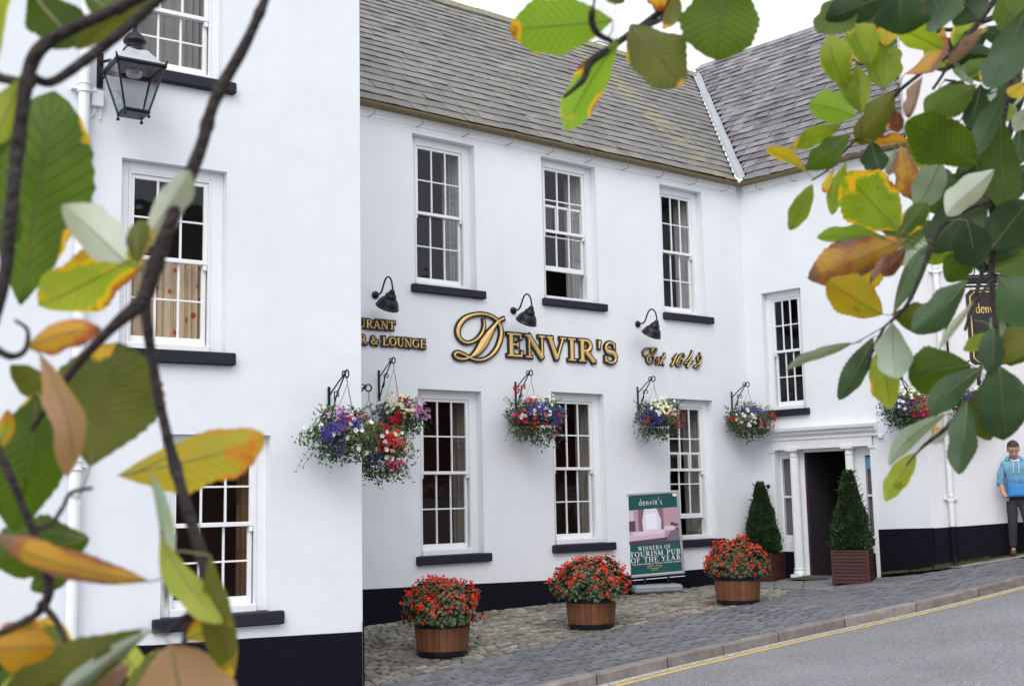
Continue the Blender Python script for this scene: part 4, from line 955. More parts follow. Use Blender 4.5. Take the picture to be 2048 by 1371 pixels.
def basket(hook, drop, R3, blobs, which, seed, trail=1.0, colw=None):
    """hook world point; drop to the pot rim; R3 radii of the plant cushion; blobs: (colour, centre (x right, z up) in radii, spread, count)"""
    random.seed(seed); hook = np.array(hook); c = hook - np.array([0, 0, drop]); vr = np.array([RX[0], RX[1], 0]); vr /= np.linalg.norm(vr); vf = np.array([-vr[1], vr[0], 0])   # vf points away from the viewer
    o = thing('hanging_basket', c, 'hanging basket ' + which, 'flower basket', 'flower filled hanging baskets')
    T = TT(c); mb = MB(); mb.lathe(T, [(.001, -.17), (.09, -.155), (.16, -.09), (.185, .0), (.18, .0), (.15, -.08), (.001, -.12)], 20); mb.build('pot', mat('dark_basket_liner', (.035, .028, .02), .9) if 'dark_basket_liner' not in bpy.data.materials else bpy.data.materials['dark_basket_liner'], o)
    mb = MB()
    for k in range(3): a = k * 2.094 + .4; mb.tube([hook + np.array([0, 0, -.06]), c + np.array([.18 * math.cos(a), .18 * math.sin(a), 0])], .0028, 4)
    mb.tube([hook + np.array([.012, 0, .01]), hook + np.array([0, 0, .02]), hook + np.array([-.01, 0, 0]), hook + np.array([0, 0, -.03]), hook + np.array([0, 0, -.065])], .004, 5)
    mb.build('chain', IRON, o)
    rx, ry, rz = R3; off = np.array([0, 0, rz * .0]); fol = MB(); lit = MB(); stem = MB()
    def pos(x, y, z): return c + vr * x + vf * y + np.array([0, 0, z])
    nl = int(3400 * (rx / .42) ** 2)
    for i in range(nl):
        v = rv(); r = ru(.45, 1.0) ** .6; lump = 1 + .5 * noise.noise(Vector(v * 2.6 + seed)); x, y, z = v[0] * rx * r * lump, v[1] * ry * r * lump, v[2] * rz * r * lump
        if z < -rz * .4: z *= 1 + trail * .35 * R_()
        p = pos(x, y, z - rz * .08); nr = vr * v[0] + vf * v[1] + np.array([0, 0, v[2]]) + rv() * .7; L_ = ru(.022, .05)
        leafq(lit if noise.noise(Vector(p * 3.0)) > .12 + (R_() - .5) * .3 else fol, p, np.cross(nr, rv()) + np.array([0, 0, -.3]), nr, L_, L_ * ru(.4, .75))
    for i in range(int(20 * trail)):                                            # trailing or reaching stems
        v = rv(); up = R_() < .35
        p = pos(v[0] * rx * .85, v[1] * ry * .8, (rz * .6 if up else -rz * .55)); d = np.array([v[0] * .06, v[1] * .06, .05 if up else -.07]); L_ = ru(2, 5 if up else 6); pts = [p]
        for k in range(int(L_)):
            d = d + np.array([ru(-.015, .015), ru(-.015, .015), ru(-.01, .01) - .004]); pts.append(pts[-1] + d * .6)
            for q in range(3): leafq(fol if R_() < .5 else lit, pts[-1] + rv() * .01, rv() + np.array([0, 0, -.2]), rv(), ru(.014, .03), ru(.01, .018))
        stem.tube(pts, .002, 3, cap=False)
    fol.add(lit.v, lit.f, 1); fol.add(stem.v, stem.f, 2); fol.build('foliage', LEAFM, o)
    cols = {}
    for (cn, (bx_, bz_), sp, cnt) in blobs:
        m_ = cols.setdefault(cn, MB())
        for i in range(cnt):
            x = bx_ * rx + max(-1.7, min(1.7, random.gauss(0, 1))) * sp * rx; z = bz_ * rz + max(-1.7, min(1.7, random.gauss(0, 1))) * sp * rz; q = 1 - (x / rx / 1.05) ** 2 - (z / rz / 1.1) ** 2
            y = -ry * math.sqrt(max(0.02, q)) * ru(.9, 1.12) if R_() < .9 else ry * ru(-.4, .8); p = pos(x, y, z - rz * .05 + rz * .04)
            nr = -vf * .8 + vr * (x / rx) + np.array([0, 0, z / rz * .7]) + rv() * .45
            if cn == 'blue' and R_() < .25: continue
            if cn == 'blue':
                for k in range(3): bloom(m_, p + rv() * .016, nr + rv() * .4, ru(.009, .015), 3, .2)
            elif cn in ('cream', 'white'): bloom(m_, p, nr, ru(.024, .038), 5, .3)
            else:
                r_ = ru(.014, .024)
                for k in range(3): bloom(m_, p + rv() * r_ * .8, nr + rv() * .8, r_, 5, .35)
    fm = MB(); ks = list(cols)
    for i, cn in enumerate(ks): fm.add(cols[cn].v, cols[cn].f, i)
    fm.build('flowers', [FLW[k] for k in ks], o)
    return o
def bask(fr, ppx, arm, cpx, spanpx, zpx, blobs, blabel, hlabel, seed, trail=1.0, skipb=False, U0=None):
    u, z = fr.at(*ppx); hk = bracket(fr, u, z, arm, blabel)
    dist = (hk - CAM) @ FX; s_ = dist / F; c = atd(cpx[0], cpx[1], dist); drop = hk[2] - c[2]
    hk2 = np.array(hk); lat = (cpx[0] - proj(hk)[0]) * s_
    vr = np.array([RX[0], RX[1], 0]) / np.linalg.norm(RX[:2])
    o = basket(hk, drop, (spanpx * s_ / 2, min(.30, spanpx * s_ / 2.4), zpx * s_ / 2), [(cn, (b[0] + lat / (spanpx * s_ / 2), b[1]), sp, n) for cn, b, sp, n in blobs] if False else blobs, hlabel, seed, trail)
    for ch in o.children:
        if ch.name.split('.')[0] not in ('chain', 'pot'): ch.location = Vector(tuple(vr * lat))
        elif ch.name.startswith('pot'): ch.location = Vector(tuple(vr * lat * .5))
    return o
bask(FL, (657, 773), .44, (683, 862), 142, 96, [('blue', (-.15, -.05), .2, 150), ('blue', (.35, .25), .18, 80), ('white', (.1, -.2), .45, 9), ('cream', (-.6, -.1), .3, 8), ('white', (.5, .3), .2, 5), ('lilac', (.1, .75), .2, 16), ('red', (.5, .3), .25, 12), ('blue', (-.1, -.85), .15, 22)],
     'on the left house front near its corner', 'with deep blue lobelia and white petunias on the left house corner', 11, 1.3)
FS = Fr(FL.p(0.0, -.70, 0)[:2], LA + math.pi / 2 ); FS.U = -FL.N; FS.N = FL.U
def bask_side():
    # bracket on the side wall of the left house
    hz = atd(735, 790, (FL(.42, -.72, 2) - CAM) @ FX)
    hk = bracket(FS, 0.02, float(hz[2]) + .0, .46, 'mostly hidden behind the left house corner')
    dist = (hk - CAM) @ FX; s_ = dist / F; c = atd(757, 893, dist)
    o = basket(hk, hk[2] - c[2], (66 * s_, .27, 50 * s_), [('red', (.25, .35), .3, 44), ('red', (.45, -.0), .2, 16), ('white', (-.1, .3), .3, 9), ('cream', (.45, -.1), .35, 14), ('blue', (-.1, -.35), .3, 70), ('pink', (.5, -.75), .15, 20), ('blue', (-.5, -.85), .25, 20), ('pink', (-.6, -.6), .12, 10)], 'lowest of all, scarlet and cream, half behind the left house corner', 12, 1.5)
    vr = np.array([RX[0], RX[1], 0]) / np.linalg.norm(RX[:2]); lat = (757 - proj(hk)[0]) * s_
    for ch in o.children:
        if ch.name.split('.')[0] != 'chain': ch.location = Vector(tuple(vr * lat))
bask_side()
bask(FM, (757, 740), .38, (800, 828), 104, 70, [('cream', (-.1, .55), .3, 40), ('cream', (.35, .1), .2, 14), ('red', (-.1, .5), .4, 8), ('lilac', (.8, .0), .18, 44), ('lilac', (.6, .5), .2, 14), ('red', (-.0, -.35), .2, 26), ('red', (.9, .2), .12, 6), ('blue', (-.7, .1), .2, 40), ('pink', (-.3, -.55), .15, 12)],
     'on the pub front beside the left house', 'crowned with cream flowers, lilac at its right, beside the left house', 13, .8)
bask(FM, (1030, 763), .38, (1068, 832), 118, 72, [('blue', (.1, .35), .2, 80), ('blue', (.6, .15), .2, 120), ('blue', (.7, -.4), .12, 40), ('red', (-.55, 1.5), .12, 14), ('red', (-.1, .85), .1, 8), ('pink', (-.4, -.05), .22, 24), ('red', (.1, -.45), .3, 14), ('pink', (.5, -.9), .18, 14), ('red', (-.4, -.85), .06, 9), ('white', (.0, .2), .3, 14), ('cream', (.4, .9), .25, 7), ('red', (.85, -.1), .1, 8)],
     'under the big name, left of the middle ground floor window', 'with straggly green stems reaching left, under the big name', 14, 2.2)
bask(FM, (1274, 773), .38, (1316, 832), 98, 74, [('cream', (.1, .5), .28, 48), ('blue', (-.45, .0), .28, 90), ('blue', (.1, -.35), .3, 60), ('red', (.6, -.15), .25, 22), ('red', (-.7, -.2), .12, 9), ('pink', (.7, -.5), .15, 10), ('white', (.4, .3), .3, 8)],
     'between the ground floor middle and right windows', 'with pale yellow petunias over dark blue lobelia, below the date lettering', 15, 1.3)
bask(FM, (1462, 783), .38, (1496, 838), 98, 60, [('blue', (.1, .4), .35, 110), ('white', (-.2, .0), .35, 22), ('red', (-.75, .05), .08, 9), ('red', (.85, .15), .12, 12), ('pink', (.3, -.3), .4, 16), ('cream', (-.2, -.3), .3, 8)],
     'in the inner corner between the two pub walls', 'with blue and white flowers in the inner corner between the pub walls', 16, 1.0)
uR, zR = FRW.at(1822, 772); 
bask(FRW, (1822, 768), .36, (1812, 815), 104, 72, [('blue', (-.45, .0), .3, 110), ('red', (.4, .0), .35, 50), ('cream', (.1, .8), .25, 14), ('white', (-.3, .2), .3, 8), ('pink', (.3, -.5), .4, 22)],
     'on the wing wall right of the doorway', 'with small red fuchsias and light blue lobelia right of the doorway', 17, .9)
bask(FFAR, (1955, 752), .36, (1940, 806), 92, 62, [('blue', (.0, .1), .3, 130), ('red', (-.6, -.35), .14, 26), ('cream', (.3, .7), .2, 12), ('pink', (.1, .5), .25, 14)],
     'on the neighbouring house, half hidden by leaves', 'of violet and red flowers on the neighbouring house, half hidden by leaves', 18, .9)

# ------------------------------------------------------------------ barrels with begonias
OAK = mat('stained_oak', (.20, .075, .028), .5, (.11, .04, .018), 9, .6, .35, 60, island=.28)
SOIL = mat('potting_soil', (.03, .02, .015), .95)
BEGL = mat('begonia_leaf', (.05, .105, .045), .45, (.03, .07, .035), 20, .5, island=.5, transl=.15)
BEGR = mat('begonia_flower', (.80, .065, .015), .45, (.62, .025, .012), 25, island=.22, transl=.25)
def barrel(pxc, wpx_top, seed, where, dome):
    random.seed(seed); c = hit(*pxc); dist = (c - CAM) @ FX; s_ = dist / F; c = c + np.array([FX[0], FX[1], 0]) / np.linalg.norm(FX[:2]) * .29; c[2] = G(c[0], c[1])
    R1 = wpx_top * s_ / 2 * 1.03; H = .46; n = 22
    o = thing('barrel_planter', c, 'half barrel of brown oak ' + where, 'planter', 'half barrel planters')
    T = TT(c)
    def rr(z): t = z / H; return R1 * (.845 + .155 * math.sin(min(1, t * .62 + .10) * math.pi / 2) / .9)
    mb = MB()
    for k in range(n):
        a0, a1 = 2 * math.pi * (k + .02) / n, 2 * math.pi * (k + .98) / n; dr = ru(-.003, .003); P = []; M_ = 7; zt = H + ru(-.006, .004)
        for i in range(M_):
            z = zt * i / (M_ - 1)
            for a, d in ((a0, -.004), ((a0 + a1) / 2, .001), (a1, -.004)): r = rr(z) + d + dr; P.append(T(r * math.cos(a), r * math.sin(a), z))
            for a in (a1, a0): r = rr(z) - .028; P.append(T(r * math.cos(a), r * math.sin(a), z))
        fs = [(5 * i + j, 5 * i + (j + 1) % 5, 5 * i + 5 + (j + 1) % 5, 5 * i + 5 + j) for i in range(M_ - 1) for j in range(5)] + [tuple(range(5)), tuple(5 * (M_ - 1) + j for j in range(5))]
        mb.add(P, fs)
    mb.build('staves', OAK, o)
    for z0, z1 in ((.002, .055), (H - .135, H - .075)):
        mb = MB(); mb.lathe(T, [(rr(z0) + .002, z0), (rr(z0) + .0065, z0 + .003), (rr(z1) + .0065, z1 - .003), (rr(z1) + .002, z1)], 48); mb.build('hoop', IRON, o)
    mb = MB(); mb.lathe(T, [(.001, H - .06), (R1 * .93, H - .07)], 24); mb.build('soil', SOIL, o)
    # begonia cushion
    rx, rz = dome; rx *= s_ / 2; rz *= s_ * .80; p0 = c + np.array([0, 0, H - .01])
    b = thing('begonia', p0, 'domed scarlet begonia in the barrel ' + where, 'plant', 'begonias in the barrels')
    fo, fl = MB(), MB(); st = MB()
    def surf(v, r):
        l = 1 + .26 * noise.noise(Vector(v * 2.2) + Vector((seed, 0, 0))) ; z = v[2] * rz * .98 * r * l
        k = 1.0 if v[2] > -.1 else 1 + .0
        return p0 + np.array([v[0] * rx * r * l * k, v[1] * rx * r * l * k, z + rz * .02])
    for i in range(3000):
        v = rv()
        if v[2] < -.16: v[2] = -v[2]
        r = 1 - .35 * R_() ** 1.6; p = surf(v, r); nr = v + rv() * .55 + np.array([0, 0, .3]); L_ = ru(.034, .062)
        leafq(fo, p, np.cross(nr, rv()) + np.array([0, 0, -.35]) + v * .2, nr, L_ * 1.15, L_ * .95, .15)
    for i in range(540):
        v = rv()
        if v[2] < -.15: v[2] = -v[2]
        if v[2] < .2 and R_() < .45: continue
        r = ru(.98, 1.10); p = surf(v, r); nr = v + rv() * .5; q = ru(.011, .021)
        for k in range(random.choice((2, 3, 3, 4))): bloom(fl, p + rv() * q * 1.0, nr + rv() * .9, q, 4, .4)
        if i % 4 == 0: st.tube([surf(v, .8), p], .003, 3, cap=False)
    fo.build('foliage', BEGL, b); fl.build('flowers', BEGR, b); st.build('stem', mat('red_stem', (.22, .07, .04), .5) if 'red_stem' not in bpy.data.materials else bpy.data.materials['red_stem'], b)
barrel((882, 1318), 113, 21, 'nearest the left house', (152, 92)); barrel((1186, 1260), 102, 22, 'beside the poster stand', (148, 86)); barrel((1484, 1209), 94, 23, 'in front of the clipped cone left of the doorway', (122, 78))

# ------------------------------------------------------------------ clipped cones in wooden boxes
REDW = mat('red_stained_boards', (.062, .013, .010), .5, (.035, .009, .008), 7, .6, .3, 60, island=.22)
YEW = mat('yew_leaf', (.022, .058, .016), .6, (.012, .034, .012), 14, .5, island=.55, transl=.1)
YEWL = mat('young_yew_leaf', (.07, .15, .03), .6, island=.4, transl=.2)
def cone(pc, half, hbox, hc, rc, ang, where, seed, tippx):
    random.seed(seed); c = np.array(pc); c[2] = G(c[0], c[1]); T = TT(c, ang)
    o = thing('planter_box', c, 'square slatted dark red wooden planter ' + where, 'planter', 'red planter boxes by the door')
    for sx, sy in ((1, 0), (-1, 0), (0, 1), (0, -1)):
        mb = MB(); k = 0; z = .0
        while z < hbox - .01:
            zz = min(z + .052, hbox)
            if sx: mb.box(T, (sx * (half - .018), -half + .02, z), (sx * half, half - .02, zz - .005), bev=.004)
            else: mb.box(T, (-half + .02, sy * (half - .018), z), (half - .02, sy * half, zz - .005), bev=.004)
            z += .052
        mb.build('slatted_side', REDW, o)
    mb = MB()
    for sx in (-1, 1):
        for sy in (-1, 1): mb.box(T, (sx * (half - .03), sy * (half - .03), -.02), (sx * (half + .004), sy * (half + .004), hbox + .004), bev=.005)
    mb.build('corner_post', REDW, o)
    mb = MB(); mb.add([T(x * (half - .02), y * (half - .02), hbox - .04) for x, y in ((-1, -1), (1, -1), (1, 1), (-1, 1))], [(0, 1, 2, 3)]); mb.build('soil', SOIL, o)
    b0 = c + np.array([0, 0, hbox - .04]); b = thing('topiary_cone', b0, 'clipped dark green cone shrub ' + where, 'shrub', 'clipped cones by the door')
    fo, fl, st = MB(), MB(), MB()
    st.tube([b0, b0 + np.array([0, 0, hc * .9])], [.025, .008], 6)
    for i in range(13000):
        t = 1 - math.sqrt(R_()) * .98 if R_() < .92 else ru(.7, 1); a = ru(0, 6.283); r0 = rc * (1 - t) ** .82 * (1 + .26 * noise.noise(Vector((math.cos(a) * 1.6, math.sin(a) * 1.6, t * 6 + seed)))) * min(1, .72 + t * 5) + .035
        r = r0 * (1 - .22 * R_() ** 2); p = b0 + np.array([r * math.cos(a), r * math.sin(a), .03 + t * hc]); od = np.array([math.cos(a), math.sin(a), .55]) + rv() * .8
        L_ = ru(.026, .046); leafq(fl if (R_() < .06 + (.10 if t < .15 else 0) or noise.noise(Vector(p * 6)) > .42) else fo, p, od, rv(), L_, L_ * .42)
    co = MB(); K_ = 20; fo.lathe(TT(b0), [(rc * .80 * (1 - t) ** .82 * min(1, .72 + t * 5) + .004, .03 + t * hc) for t in [i / K_ for i in range(K_)]] + [(.002, .03 + hc * .98)], 20)
    # loose sprigs break the outline
    for i in range(110):
        t = ru(0, .97); a = ru(0, 6.283); r = rc * (1 - t) ** .82 + .04; p = b0 + np.array([r * math.cos(a), r * math.sin(a), .03 + t * hc]); d = np.array([math.cos(a), math.sin(a), .6]); 
        for k in range(6): leafq(fo, p + d * .012 * k, d + rv() * .8, rv(), .03, .012)
    st.build('trunk', LEAFM[2], b); fo.build('crown', YEW, b); fl.build('young_shoots', YEWL, b)
c1 = hit(1528, 1163); cone(c1 + np.array([.28, .22, 0]), .27, .48, 1.20, .285, -1.35, 'left of the doorway', 31, 973)
c2 = hit(1709, 1167); cone(c2 + np.array([.24, .18, 0]), .275, .50, 1.20, .275, -1.10, 'right of the doorway', 32, 963)

# ------------------------------------------------------------------ poster stand
SA = -.42
ALU = mat('brushed_aluminium', (.62, .64, .66), .35, metal=.7); RUB = mat('grey_plastic_base', (.24, .26, .30), .55, (.20, .215, .25), 10)
pb = hit(1310, 1186); pb = pb + np.array([.08, .12, 0]); pb[2] = G(pb[0], pb[1])
st_ = thing('poster_stand', pb, 'aluminium framed poster stand on grey base against the pub front', 'poster stand')
Fq = Fr(pb[:2], SA)
c00 = Fq.at(1238, 987); c10 = Fq.at(1358, 980); c01 = Fq.at(1252, 1157); c11 = Fq.at(1368, 1145)
SWd = ((c10[0] - c00[0]) + (c11[0] - c01[0])) / 2; SH = ((c00[1] - c01[1]) + (c10[1] - c11[1])) / 2; SC = ((c00[0] + c10[0] + c01[0] + c11[0]) / 4, (c00[1] + c10[1] + c01[1] + c11[1]) / 4)
tl = .5 * math.atan2(c10[1] - c00[1], c10[0] - c00[0]) + .5 * math.atan2(c01[0] - c00[0], c00[1] - c01[1])
def TP(x, n, z):                              # x 0..1 z 0..1 in the panel (z up)
    X, Z = (x - .5) * SWd, (z - .5) * SH; return Fq(SC[0] + X * math.cos(tl) - Z * math.sin(tl), n, SC[1] + X * math.sin(tl) + Z * math.cos(tl))
fx, fz = .04 / SWd, .04 / SH
mb = MB(); kw = dict(bev=.008)
def TPm(x, n, z): return TP(x / SWd, n, z / SH)
mb.box(TPm, (0, -.015, 0), (.042, .02, SH), **kw); mb.box(TPm, (SWd - .042, -.015, 0), (SWd, .02, SH), **kw); mb.box(TPm, (.042, -.015, 0), (SWd - .042, .0195, .042), **kw); mb.box(TPm, (.042, -.015, SH - .042), (SWd - .042, .0195, SH), **kw)
mb.build('frame', ALU, st_)
TEAL = mat('poster_teal', (.014, .075, .082), .25, (.022, .098, .102), 3)
def flat(name, col, pts, n, rough=.25, col2=None, parent=None, th=.0):
    mb = MB(); P = [TP(fx + x * (1 - 2 * fx), n, fz + z * (1 - 2 * fz)) for x, z in pts]; k = len(P); mb.add(P + [TP(fx + x * (1 - 2 * fx), n - .0012, fz + z * (1 - 2 * fz)) for x, z in pts], [tuple(range(k)), tuple(range(k, 2 * k))] + [(i, (i + 1) % k, k + (i + 1) % k, k + i) for i in range(k)])
    mb_m = col if not isinstance(col, tuple) else mat('print_' + name, col, rough, col2, 9) if col2 else mat('print_' + name, col, rough)
    return mb, mb_m
pm, mm = flat('teal', TEAL, [(0, 0), (1, 0), (1, 1), (0, 1)], .004); POS = pm.build('poster', mm, st_)
def pic(items, name, parent):
    mats_, M_ = [], MB()
    for i, (col, pts) in enumerate(items):
        a, m_ = flat(name + '_tone', col, pts, .0058 + .0004 * i); mats_.append(m_); M_.add(a.v, a.f, len(mats_) - 1)
    return M_.build(name, mats_, parent)
pic([((.47, .29, .36), [(0, .40), (1, .40), (1, .815), (0, .815)]), ((.55, .42, .58), [(0, .50), (.06, .52), (.05, .81), (0, .81)]), ((.62, .5, .6), [(.07, .68), (.19, .68), (.18, .81), (.06, .81)]), ((.10, .07, .10), [(.08, .55), (.2, .55), (.2, .68), (.08, .68)]), ((.06, .04, .07), [(.05, .52), (.08, .52), (.07, .81), (.05, .81)]),
     ((.22, .12, .15), [(.26, .52), (.34, .52), (.33, .67), (.38, .82), (.27, .82)]), ((.24, .13, .17), [(.72, .54), (.67, .54), (.68, .67), (.62, .82), (.73, .82)]), ((.68, .66, .80), [(.34, .53), (.66, .54), (.68, .67), (.61, .82), (.38, .82), (.33, .67)]), ((.80, .80, .92), [(.40, .56), (.60, .565), (.60, .76), (.40, .755)]),
     ((.60, .44, .56), [(.04, .42), (.72, .44), (.74, .55), (.14, .54), (.02, .47)]), ((.68, .56, .68), [(.16, .485), (.72, .50), (.73, .55), (.15, .54)]), ((.66, .52, .60), [(.70, .53), (.90, .53), (.93, .56), (.86, .60), (.74, .585)]), ((.09, .06, .10), [(0, .385), (1, .385), (1, .46), (.72, .445), (.04, .425), (0, .47)]),
     ((.16, .15, .19), [(.76, .40), (1, .40), (1, .55), (.92, .53), (.84, .52), (.78, .47)]), ((.40, .02, .06), [(.93, .53), (.99, .53), (.98, .56), (.94, .565)]), ((.08, .07, .1), [(.84, .59), (1, .585), (1, .60), (.86, .64)])], 'picture', POS)
pic([(TEAL, [(.36, .80), (.40, .775), (.46, .765), (.50, .755), (.54, .765), (.60, .775), (.64, .80), (.64, .83), (.36, .83)]), ((.60, .55, .30), [(0, .384), (1, .384), (1, .389), (0, .389)]), ((.55, .52, .35), [(0, .814), (.34, .814), (.34, .818), (0, .818)]), ((.55, .52, .35), [(.66, .814), (1, .814), (1, .818), (.66, .818)]),
     ((.75, .75, .62), [(.93, .965), (.97, .955), (1, .96), (1, 1), (.92, 1)]), ((.6, .6, .2), [(.475, .78), (.5, .765), (.525, .78), (.515, .795), (.5, .78), (.485, .795)])], 'border_ornament', POS)
WPR = mat('white_print', (.80, .82, .82), .3)
def ptext(text, x0, x1, zb, zt, name='print_lettering', m=WPR, ws=1.0, track=.06):
    S, wd = strokes_for(text, track); mb = MB(); k = (x1 - x0) / wd; h = zt - zb; asp = SWd / SH
    T = lambda x, n, z: TP(fx + x * (1 - 2 * fx), n, fz + z * (1 - 2 * fz))
    for i, (pts, w_) in enumerate(S):
        def T2(x, n, z): return T(x0 + x * k, n, zb + z * h)
        ribbon(mb, T2, pts, [q * ws for q in w_], .0135, .0145 + (i % 5) * .0002)
    return mb.build(name, m, POS)
ptext("denvir's", .29, .72, .868, .955, ws=.85, track=.16); ptext('WINNERS OF', .22, .82, .302, .352, ws=.85, track=.18); ptext('TOURISM PUB', .06, .985, .225, .290, ws=.85, track=.12); ptext('OF THE YEAR', .07, .985, .150, .215, ws=.85, track=.12)
ptext('THE DOWN DISTRICT COUNCIL TOURISM AWARDS', .09, .98, .122, .137, ws=1.1)
mb = MB(); T = lambda x, n, z: TP(fx + x * (1 - 2 * fx), n, fz + z * (1 - 2 * fz))
for k in (-1, 1):
    for (cx, cz, r) in ((.05, .085, .035), (.11, .09, .025), (.03, .055, .025)): ribbon(mb, T, arc(.5 + k * cx, cz, r, r * .55, 0, 300, 12), [.008] * 13, .0135, .0146 + cx * .01)
mb.build('printed_crest', mat('gold_print', (.42, .36, .20), .4), POS)
mb = MB()
for x in (.32, .72): mb.tube([TP(x, 0, -.005), Fq(SC[0] + (x - .5) * SWd + .02, .0, pb[2] + .12)], .022, 10)
mb.build('leg', IRON, st_)
mb = MB(); mb.tube([TP(.0, .0, -.03), TP(1.0, .0, -.03)], .007, 6); mb.build('crossbar', ALU, st_)
mb = MB(); b0_ = Fq.at(1262, 1185)[0]; b1_ = Fq.at(1358, 1185)[0]; mb.box(lambda x, n, z: Fq(x, n, pb[2] + z), (b0_, -.22, .0), (b1_, .22, .13), bev=.035); mb.build('base', RUB, st_)

# ------------------------------------------------------------------ lantern on the left house
rim_n = .70
def lantern():
    near = FL.at(235, 116, .62); right = FL.at(330, 133, .62); wdt = abs(right[0] - near[0]); u0 = near[0]; zr = (near[1] + right[1]) / 2; hw = wdt / 2
    cu, cn = u0 + hw, .62 - hw; Lz = zr
    zbot = FL.at(262, 226, cn)[1]; hb = hw * .50; H = Lz - zbot
    o = thing('wall_lantern', FL(cu, 0, Lz), 'black four sided glazed lantern on an iron bracket by the top window', 'lantern')
    T = lambda x, y, z: FL(cu + x, cn + y, Lz + z)
    mb = MB(); r = .012
    for sx, sy in ((-1, -1), (1, -1), (1, 1), (-1, 1)): mb.tube([T(sx * hw, sy * hw, 0), T(sx * hb, sy * hb, -H)], .011, 4)
    q = [(-1, -1), (1, -1), (1, 1), (-1, 1)]
    for i in range(4):
        a, b = q[i], q[(i + 1) % 4]; mb.tube([T(a[0] * hw, a[1] * hw, .0), T(b[0] * hw, b[1] * hw, .0)], .024, 6); mb.tube([T(a[0] * hb, a[1] * hb, -H), T(b[0] * hb, b[1] * hb, -H)], .018, 6)
        mb.tube([T(a[0] * hw, a[1] * hw, .0), T(a[0] * hw * 1.1, a[1] * hw * 1.1, .06)], [.02, .004], 5)
        mb.tube([T(a[0] * hb, a[1] * hb, -H), T(a[0] * hb, a[1] * hb, -H - .035)], .008, 5)
        c_ = T(a[0] * hb, a[1] * hb, -H - .045); mb.lathe(TT(c_), [(.001, -.018), (.013, -.012), (.018, 0), (.013, .012), (.001, .018)], 10)
    mb.box(T, (-hb, -hb, -H - .02), (hb, hb, -H + .002)); mb.build('frame', IRON, o)
    mb = MB()
    for i in range(4):
        a, b = q[i], q[(i + 1) % 4]; k = .985; mb.add([T(a[0] * hw * k, a[1] * hw * k, -.01), T(b[0] * hw * k, b[1] * hw * k, -.01), T(b[0] * hb * k, b[1] * hb * k, -H + .01), T(a[0] * hb * k, a[1] * hb * k, -H + .01)], [(0, 1, 2, 3)])
    mb.build('pane', glassmat('frosted_pane', (.86, .90, .92), 4), o)
    mb = MB(); K = 6
    prof = [(1.0, .01), (.80, .07), (.55, .14), (.42, .18)]
    vs = [T(a * hw * s_, b * hw * s_, z) for s_, z in prof for a, b in q]; mb.add(vs, [(4 * i + k, 4 * i + (k + 1) % 4, 4 * i + 4 + (k + 1) % 4, 4 * i + 4 + k) for i in range(3) for k in range(4)]); mb.build('hood', mat('pale_hood', (.50, .52, .56), .3, (.36, .38, .42), 8, metal=.3), o)  # pale grey, slightly metallic hood, mottled by noise
    h = hw; mb = MB(); mb.lathe(T, [(.46 * h, .165), (.50 * h, .185), (.44 * h, .205), (.36 * h, .225), (.34 * h, .245), (.48 * h, .265), (.48 * h, .29), (.38 * h, .325), (.30 * h, .35), (.14 * h, .375), (.08 * h, .41), (.12 * h, .43), (.02 * h, .46)], 20, capt=True); mb.build('vent_cap', IRON, o, smooth=True)
    mb = MB(); mb.lathe(T, [(.001, -.06), (.07, -.07), (.085, -.03), (.085, 0.0)], 16); mb.build('bulb', mat('bulb_reflector', (.5, .5, .5), .2, metal=.6), o)
    up, zp = FL.at(199, 150); mb = MB(); mb.box(FL, (up - .03, 0, zp - .14), (up + .03, .03, zp + .22), bev=.006)
    mb.tube([FL(up, .02, zp + .12), FL(up + .05, .2, zp + .10), T(-hw, -hw * .2, .02)], .014, 6); mb.tube([FL(up, .02, zp - .08), FL(up + .03, .14, zp - .03), T(-hw * .9, -hw * .6, .0)], .012, 6); mb.build('bracket', IRON, o)
lantern()
# cable box below the lantern, downpipe
u, z = FL.at(194, 200); mb = MB(); mb.box(FL, (u - .065, 0, z - .08), (u + .055, .06, z + .08), bev=.008); B_ = mb.build('junction_box', PAINT, off=FL(u, 0, z)); tag(B_, 'small white junction box on the wall under the lantern', 'cable box')
mb = MB(); mb.tube([FL(u - .02, .015, z - .07), FL(u - .03, .015, z - .16), FL(u - .09, .015, z - .22), FL(u - .10, .015, z - .6), FL(u - .10, .015, z - 1.6)], .009, 6); mb.tube([FL(u + .03, .015, z - .08), FL(u + .035, .015, z - .17), FL(u + .02, .02, z - .2)], .008, 6); mb.build('cable', PAINT, B_)
def pipe(fr, pts, r, label, name='downpipe', m=PAINT, collars=(), blackz=None):
    P = [fr(u, n, z) for u, n, z in pts]; o = None; mb = MB(); mb.tube(P, r, 14); o = mb.build(name, m, off=P[-1], smooth=False); tag(o, label, 'downpipe')
    for z in collars:
        u = np.interp(z, [p[2] for p in pts][::-1], [p[0] for p in pts][::-1]); n = pts[0][1]; c = MB(); T = TT(fr(u, n, z)); c.lathe(T, [(r, -.05), (r * 1.28, -.045), (r * 1.28, -.03), (r * 1.12, -.028), (r * 1.12, .028), (r * 1.28, .03), (r * 1.28, .05), (r, .055)], 16)
        c.box(lambda x, y, zz: fr(u + x, y, z + zz), (-r * 2.1, 0, -.02), (r * 2.1, n, .02)); c.build('collar', m, o)
    if blackz is not None:
        c = MB(); u = pts[-1][0]; n = pts[0][1]; c.tube([fr(u, n, pts[-1][2] - .0), fr(u, n, blackz - .35), fr(u, n + .01, blackz - .5), fr(u, n + .12, blackz - .62)], r * 1.12, 12); c.build('pipe_shoe', BLACK, o)
    return o
